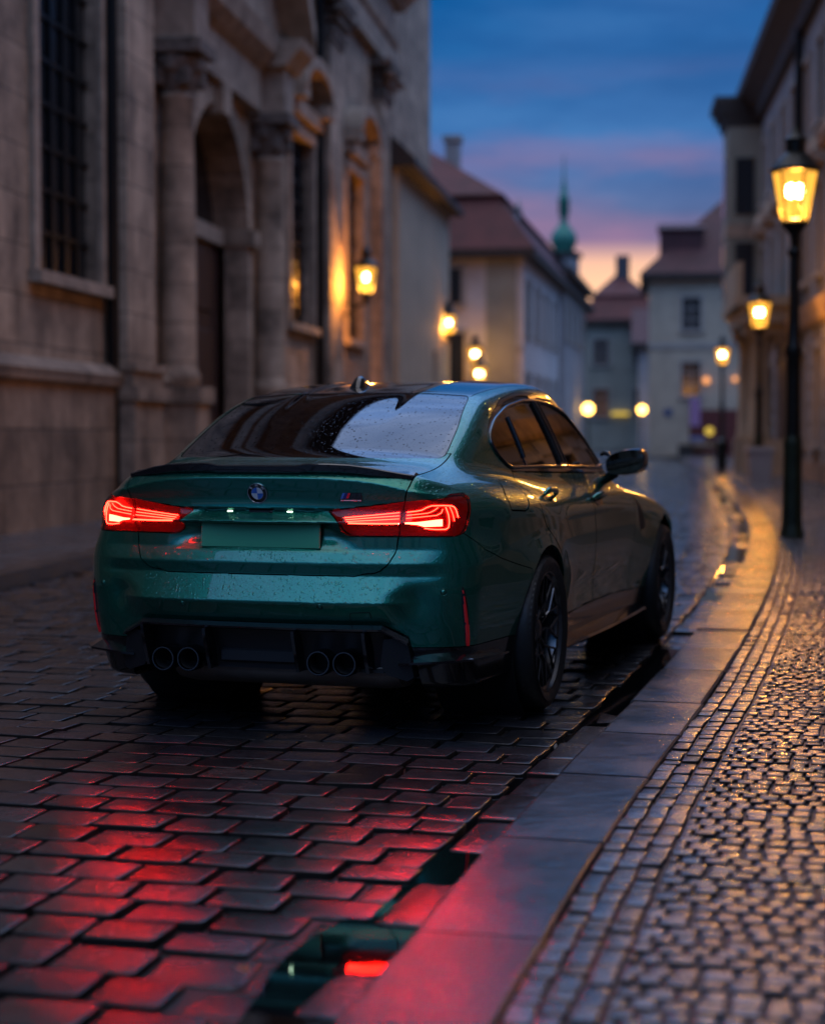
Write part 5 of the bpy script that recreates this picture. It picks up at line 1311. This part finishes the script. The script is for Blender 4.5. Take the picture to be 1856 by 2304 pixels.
# ---------------------------------------------------------------- gas lanterns
M['lamp_glass'] = emit_glass('lamp_glass', (1,.46,.06), 2.1, (1,.80,.45), .5)
M['mantle'] = emit('gas_mantle', (1,.74,.38), 150.)
M['lamp_iron'] = pbr('lamp_iron', (.014,.015,.013), .35, .5, vary=.3, scale=6, bump=(20,.2,.01))
M['mossy_iron'] = pbr('mossy_lamp_foot', (.016,.024,.012), .45, .3, vary=.5, scale=5)
def lantern(parent, x, y, z, power):
    """hexagonal tapering lantern whose glass starts at height z"""
    fr = MB(); gl_ = MB(); n = 6; rb, rt, h = .145, .245, .53
    for k in range(n):
        a0, a1 = 2*PI*k/n, 2*PI*(k+1)/n
        p = [(x+rb*math.cos(a0),y+rb*math.sin(a0),z),(x+rb*math.cos(a1),y+rb*math.sin(a1),z),(x+rt*math.cos(a1),y+rt*math.sin(a1),z+h),(x+rt*math.cos(a0),y+rt*math.sin(a0),z+h)]
        gl_.add(p, [(0,1,2,3)]); fr.tube([p[0],p[3]], .011, 6); fr.tube([p[0],p[1]], .012, 6); fr.tube([p[3],p[2]], .014, 6)
    fr.lathe([(.16,z-.02),(.12,z-.07),(.05,z-.16),(.045,z-.28)], (x,y,0), 12)
    f = fr.build('lantern_frame', M['lamp_iron'], parent, autosmooth=40)
    gl_.build('lamp_glass', M['lamp_glass'], parent)
    MB().lathe([(.27,z+h),(.28,z+h+.02),(.17,z+h+.15),(.11,z+h+.20),(.11,z+h+.32),(.13,z+h+.34),(.06,z+h+.40),(.03,z+h+.46),(.0,z+h+.52)], (x,y,0), 12).build('lamp_cap', M['lamp_iron'], parent, autosmooth=30)
    m = MB()
    for dx_ in (-.045,.045): m.lathe([(.0,z+.24),(.04,z+.26),(.052,z+.32),(.04,z+.38),(.0,z+.40)], (x+dx_*cY,y+dx_*sY,0), 12)
    m.build('gas_mantle', M['mantle'], parent)
    if power:
        l = bpy.data.lights.new('lamp_flame', 'POINT'); l.energy = power; l.color = (1,.44,.09); l.shadow_soft_size = .05
        o = bpy.data.objects.new('lamp_flame', l); COL.objects.link(o); o.parent = parent; o.location = (x, y, z+.14)
def lamp_post(lat, dep, label, power, top=3.42, grp='gas lamp posts on the right pavement'):
    t = thing('street_lamp', label, 'street lamp', W(lat, dep, .066), 0, grp)
    foot = MB().lathe([(.0,0),(.135,0),(.135,.05),(.115,.10),(.110,.16),(.100,.75),(.098,.95),(.105,1.0),(.105,1.04),(.088,1.10),(.0,1.12)], (0,0,0), 16).build('post_foot', M['mossy_iron'], t, autosmooth=40)
    MB().lathe([(.085,1.10),(.080,1.7),(.078,1.95),(.098,2.0),(.098,2.05),(.07,2.10),(.058,2.4),(.052,3.0),(.05,top-.40),(.075,top-.36),(.075,top-.32),(.045,top-.28)], (0,0,0), 16).build('post', M['lamp_iron'], t, autosmooth=40)
    lantern(t, 0, 0, top, power); return t
lamp_post(4.12, 19.69, 'nearest black street lamp post with lit lantern at the right edge', 460)
lamp_post(7.62, 40.0, 'middle lit street lamp in front of the palace portal', 230, 3.45)
lamp_post(10.73, 63.0, 'farthest lit lamp post with slim pole before the cream end house', 140, 3.5)
def wall_lamp(lat, dep, reach, label, power, z=4.2, slope=.14, grp='lanterns on brackets along the left walls'):
    t = thing('wall_lantern', label, 'wall lamp', W(lat, dep, 0), heading(slope), grp)
    # local -y points into the street
    MB().tube([(0,reach+.02,z-.55),(0,reach*.55,z-.42),(0,.02,z-.20)], .022, 8).tube([(0,reach+.02,z-.25),(0,0,z-.25)], .026, 8).box(-.09,.09,reach-.04,reach+.03,z-.7,z-.1).build('bracket', M['lamp_iron'], t)
    lantern(t, 0, 0, z, power); return t
wall_lamp(-1.0, 39, .62, 'largest bracket lantern glowing on the church pilaster', 620)
wall_lamp(1.12, 56, .55, 'bracket lantern glowing at the corner of the church wing', 380, 4.25)
t = wall_lamp(2.10, 61.0, .85, 'third lantern above the car roof, on the end wall of the mansard house', 80, 3.5, 0)
t.rotation_euler[2] = heading(0)-PI/2
lamp_post(2.10, 57.2, 'lowest lantern just peeping over the car roof on a short post', 50, 2.65, None)
for u, v, dep, lab in ((1322,920,84,'round lit globe lamp left of the door mirror on the far house'),(1443,922,110,'round lit globe lamp above the door mirror beside the end house')):
    lat = (u-928)/F_PX*dep; z = CAM[2]+(972-v)/F_PX*dep
    t = thing('globe_lamp', lab, 'globe lamp', W(lat, dep, 0), heading(0)-PI/2, 'globe lamps at the end of the street')
    MB().tube([(0,0,0),(0,0,z-.2)], .05, 8).build('post', M['lamp_iron'], t)
    MB().lathe([(.24*math.sin(a), z-.24*math.cos(a)) for a in np.linspace(.01, PI-.01, 14)], (0,0,0), 20).build('globe', M['lit_globe'], t)
# ---------------------------------------------------------------- things on the far pavement
pt = thing('stone_planter', 'pale tapered stone planter on the right pavement behind the lamp post', 'planter', W(7.06, 36.95, .06), heading(.108))
pm = MB(); a = .19; b = .25
pm.add([(-a,-a,0),(a,-a,0),(a,a,0),(-a,a,0),(-b,-b,.74),(b,-b,.74),(b,b,.74),(-b,b,.74)], [(0,1,5,4),(1,2,6,5),(2,3,7,6),(3,0,4,7),(3,2,1,0)])
pm.box(-b-.03,b+.03,-b-.03,b+.03,.74,.84,.01); pm.box(-a-.03,a+.03,-a-.03,a+.03,-.02,.06,.01); pm.build('pot', plaster('pale_concrete', (.42,.38,.37)), pt)
MB().box(-.2,.2,-.2,.2,.84,.86).build('soil_dark', M['bed'], pt)
bn = thing('litter_bin', 'dark slender litter bin standing at the far kerb before the end house', 'bin', W(9.0, 52.86, .03), heading(.1))
MB().lathe([(.0,0),(.16,0),(.16,.04),(.13,.08),(.15,.15),(.17,.80),(.19,.82),(.19,.90),(.10,.98),(.0,1.0)], (0,0,0), 18).build('drum', pbr('bin_green_black', (.008,.016,.016), .4), bn)
MB().box(-.10,.10,-.20,-.15,.66,.76).build('slot', M['soot_black'], bn)
bn2 = thing('bollard', 'short dark bollard beside the palace portal', 'bollard', W(10.6, 56, .03), 0)
MB().lathe([(.0,0),(.13,0),(.13,.06),(.09,.12),(.08,.7),(.11,.74),(.11,.8),(.07,.9),(.0,.95)], (0,0,0), 16).build('post', M['lamp_iron'], bn2)
pb = thing('planter_box', 'low dark planter box on the ground before the cream end house', 'planter', W(12.9, 86, 0), heading(.13)-PI/2)
MB().box(-.32,.32,-.25,.25,.04,.52,.02).box(-.36,.36,-.29,.29,.50,.58,.01).build('box', pbr('dark_planter', (.012,.014,.013), .5), pb); MB().box(-.3,.3,-.23,.23,.58,.60).build('soil_dark', M['bed'], pb)
be = thing('street_bench', 'tan wooden bench beneath the shop banner of the end house', 'bench', W(13.9, 87, 0), heading(.13)-PI/2)
wd = pbr('bench_wood', (.22,.15,.085), .5, vary=.25, scale=6)
MB().box(-.62,.62,-.25,-.10,.40,.44,.008).box(-.62,.62,-.08,.07,.40,.44,.008).box(-.62,.62,.09,.2,.40,.44,.008).build('seat', wd, be)
MB().box(-.62,.62,.20,.235,.52,.64,.008).box(-.62,.62,.22,.255,.68,.80,.008).build('backrest', wd, be)
for x in (-.5,.5): MB().box(x-.03,x+.03,-.22,-.16,0,.40).box(x-.03,x+.03,.16,.24,0,.78).build('leg', M['lamp_iron'], be)
lf = thing('fallen_leaf', 'small brown leaf lying on the wet setts beside the puddle', 'leaf', (0,0,0), .7)
lf.location = W(-.38, 4.02, .004)
o_ = [(0,-.028),(.011,-.016),(.017,.0),(.012,.015),(0,.028),(-.012,.016),(-.016,.0),(-.010,-.015)]
MB().add([(x,y,.002+.25*abs(x)) for x,y in o_]+[(0,0,.001)], [(i,(i+1)%8,8) for i in range(8)]).build('blade', pbr('brown_leaf', (.16,.075,.025), .45), lf)
MB().tube([(0,-.026,.002),(.002,-.040,.003),(.006,-.050,.004)], .0012, 5).build('stalk', pbr('leaf_stalk', (.10,.05,.02), .5), lf)
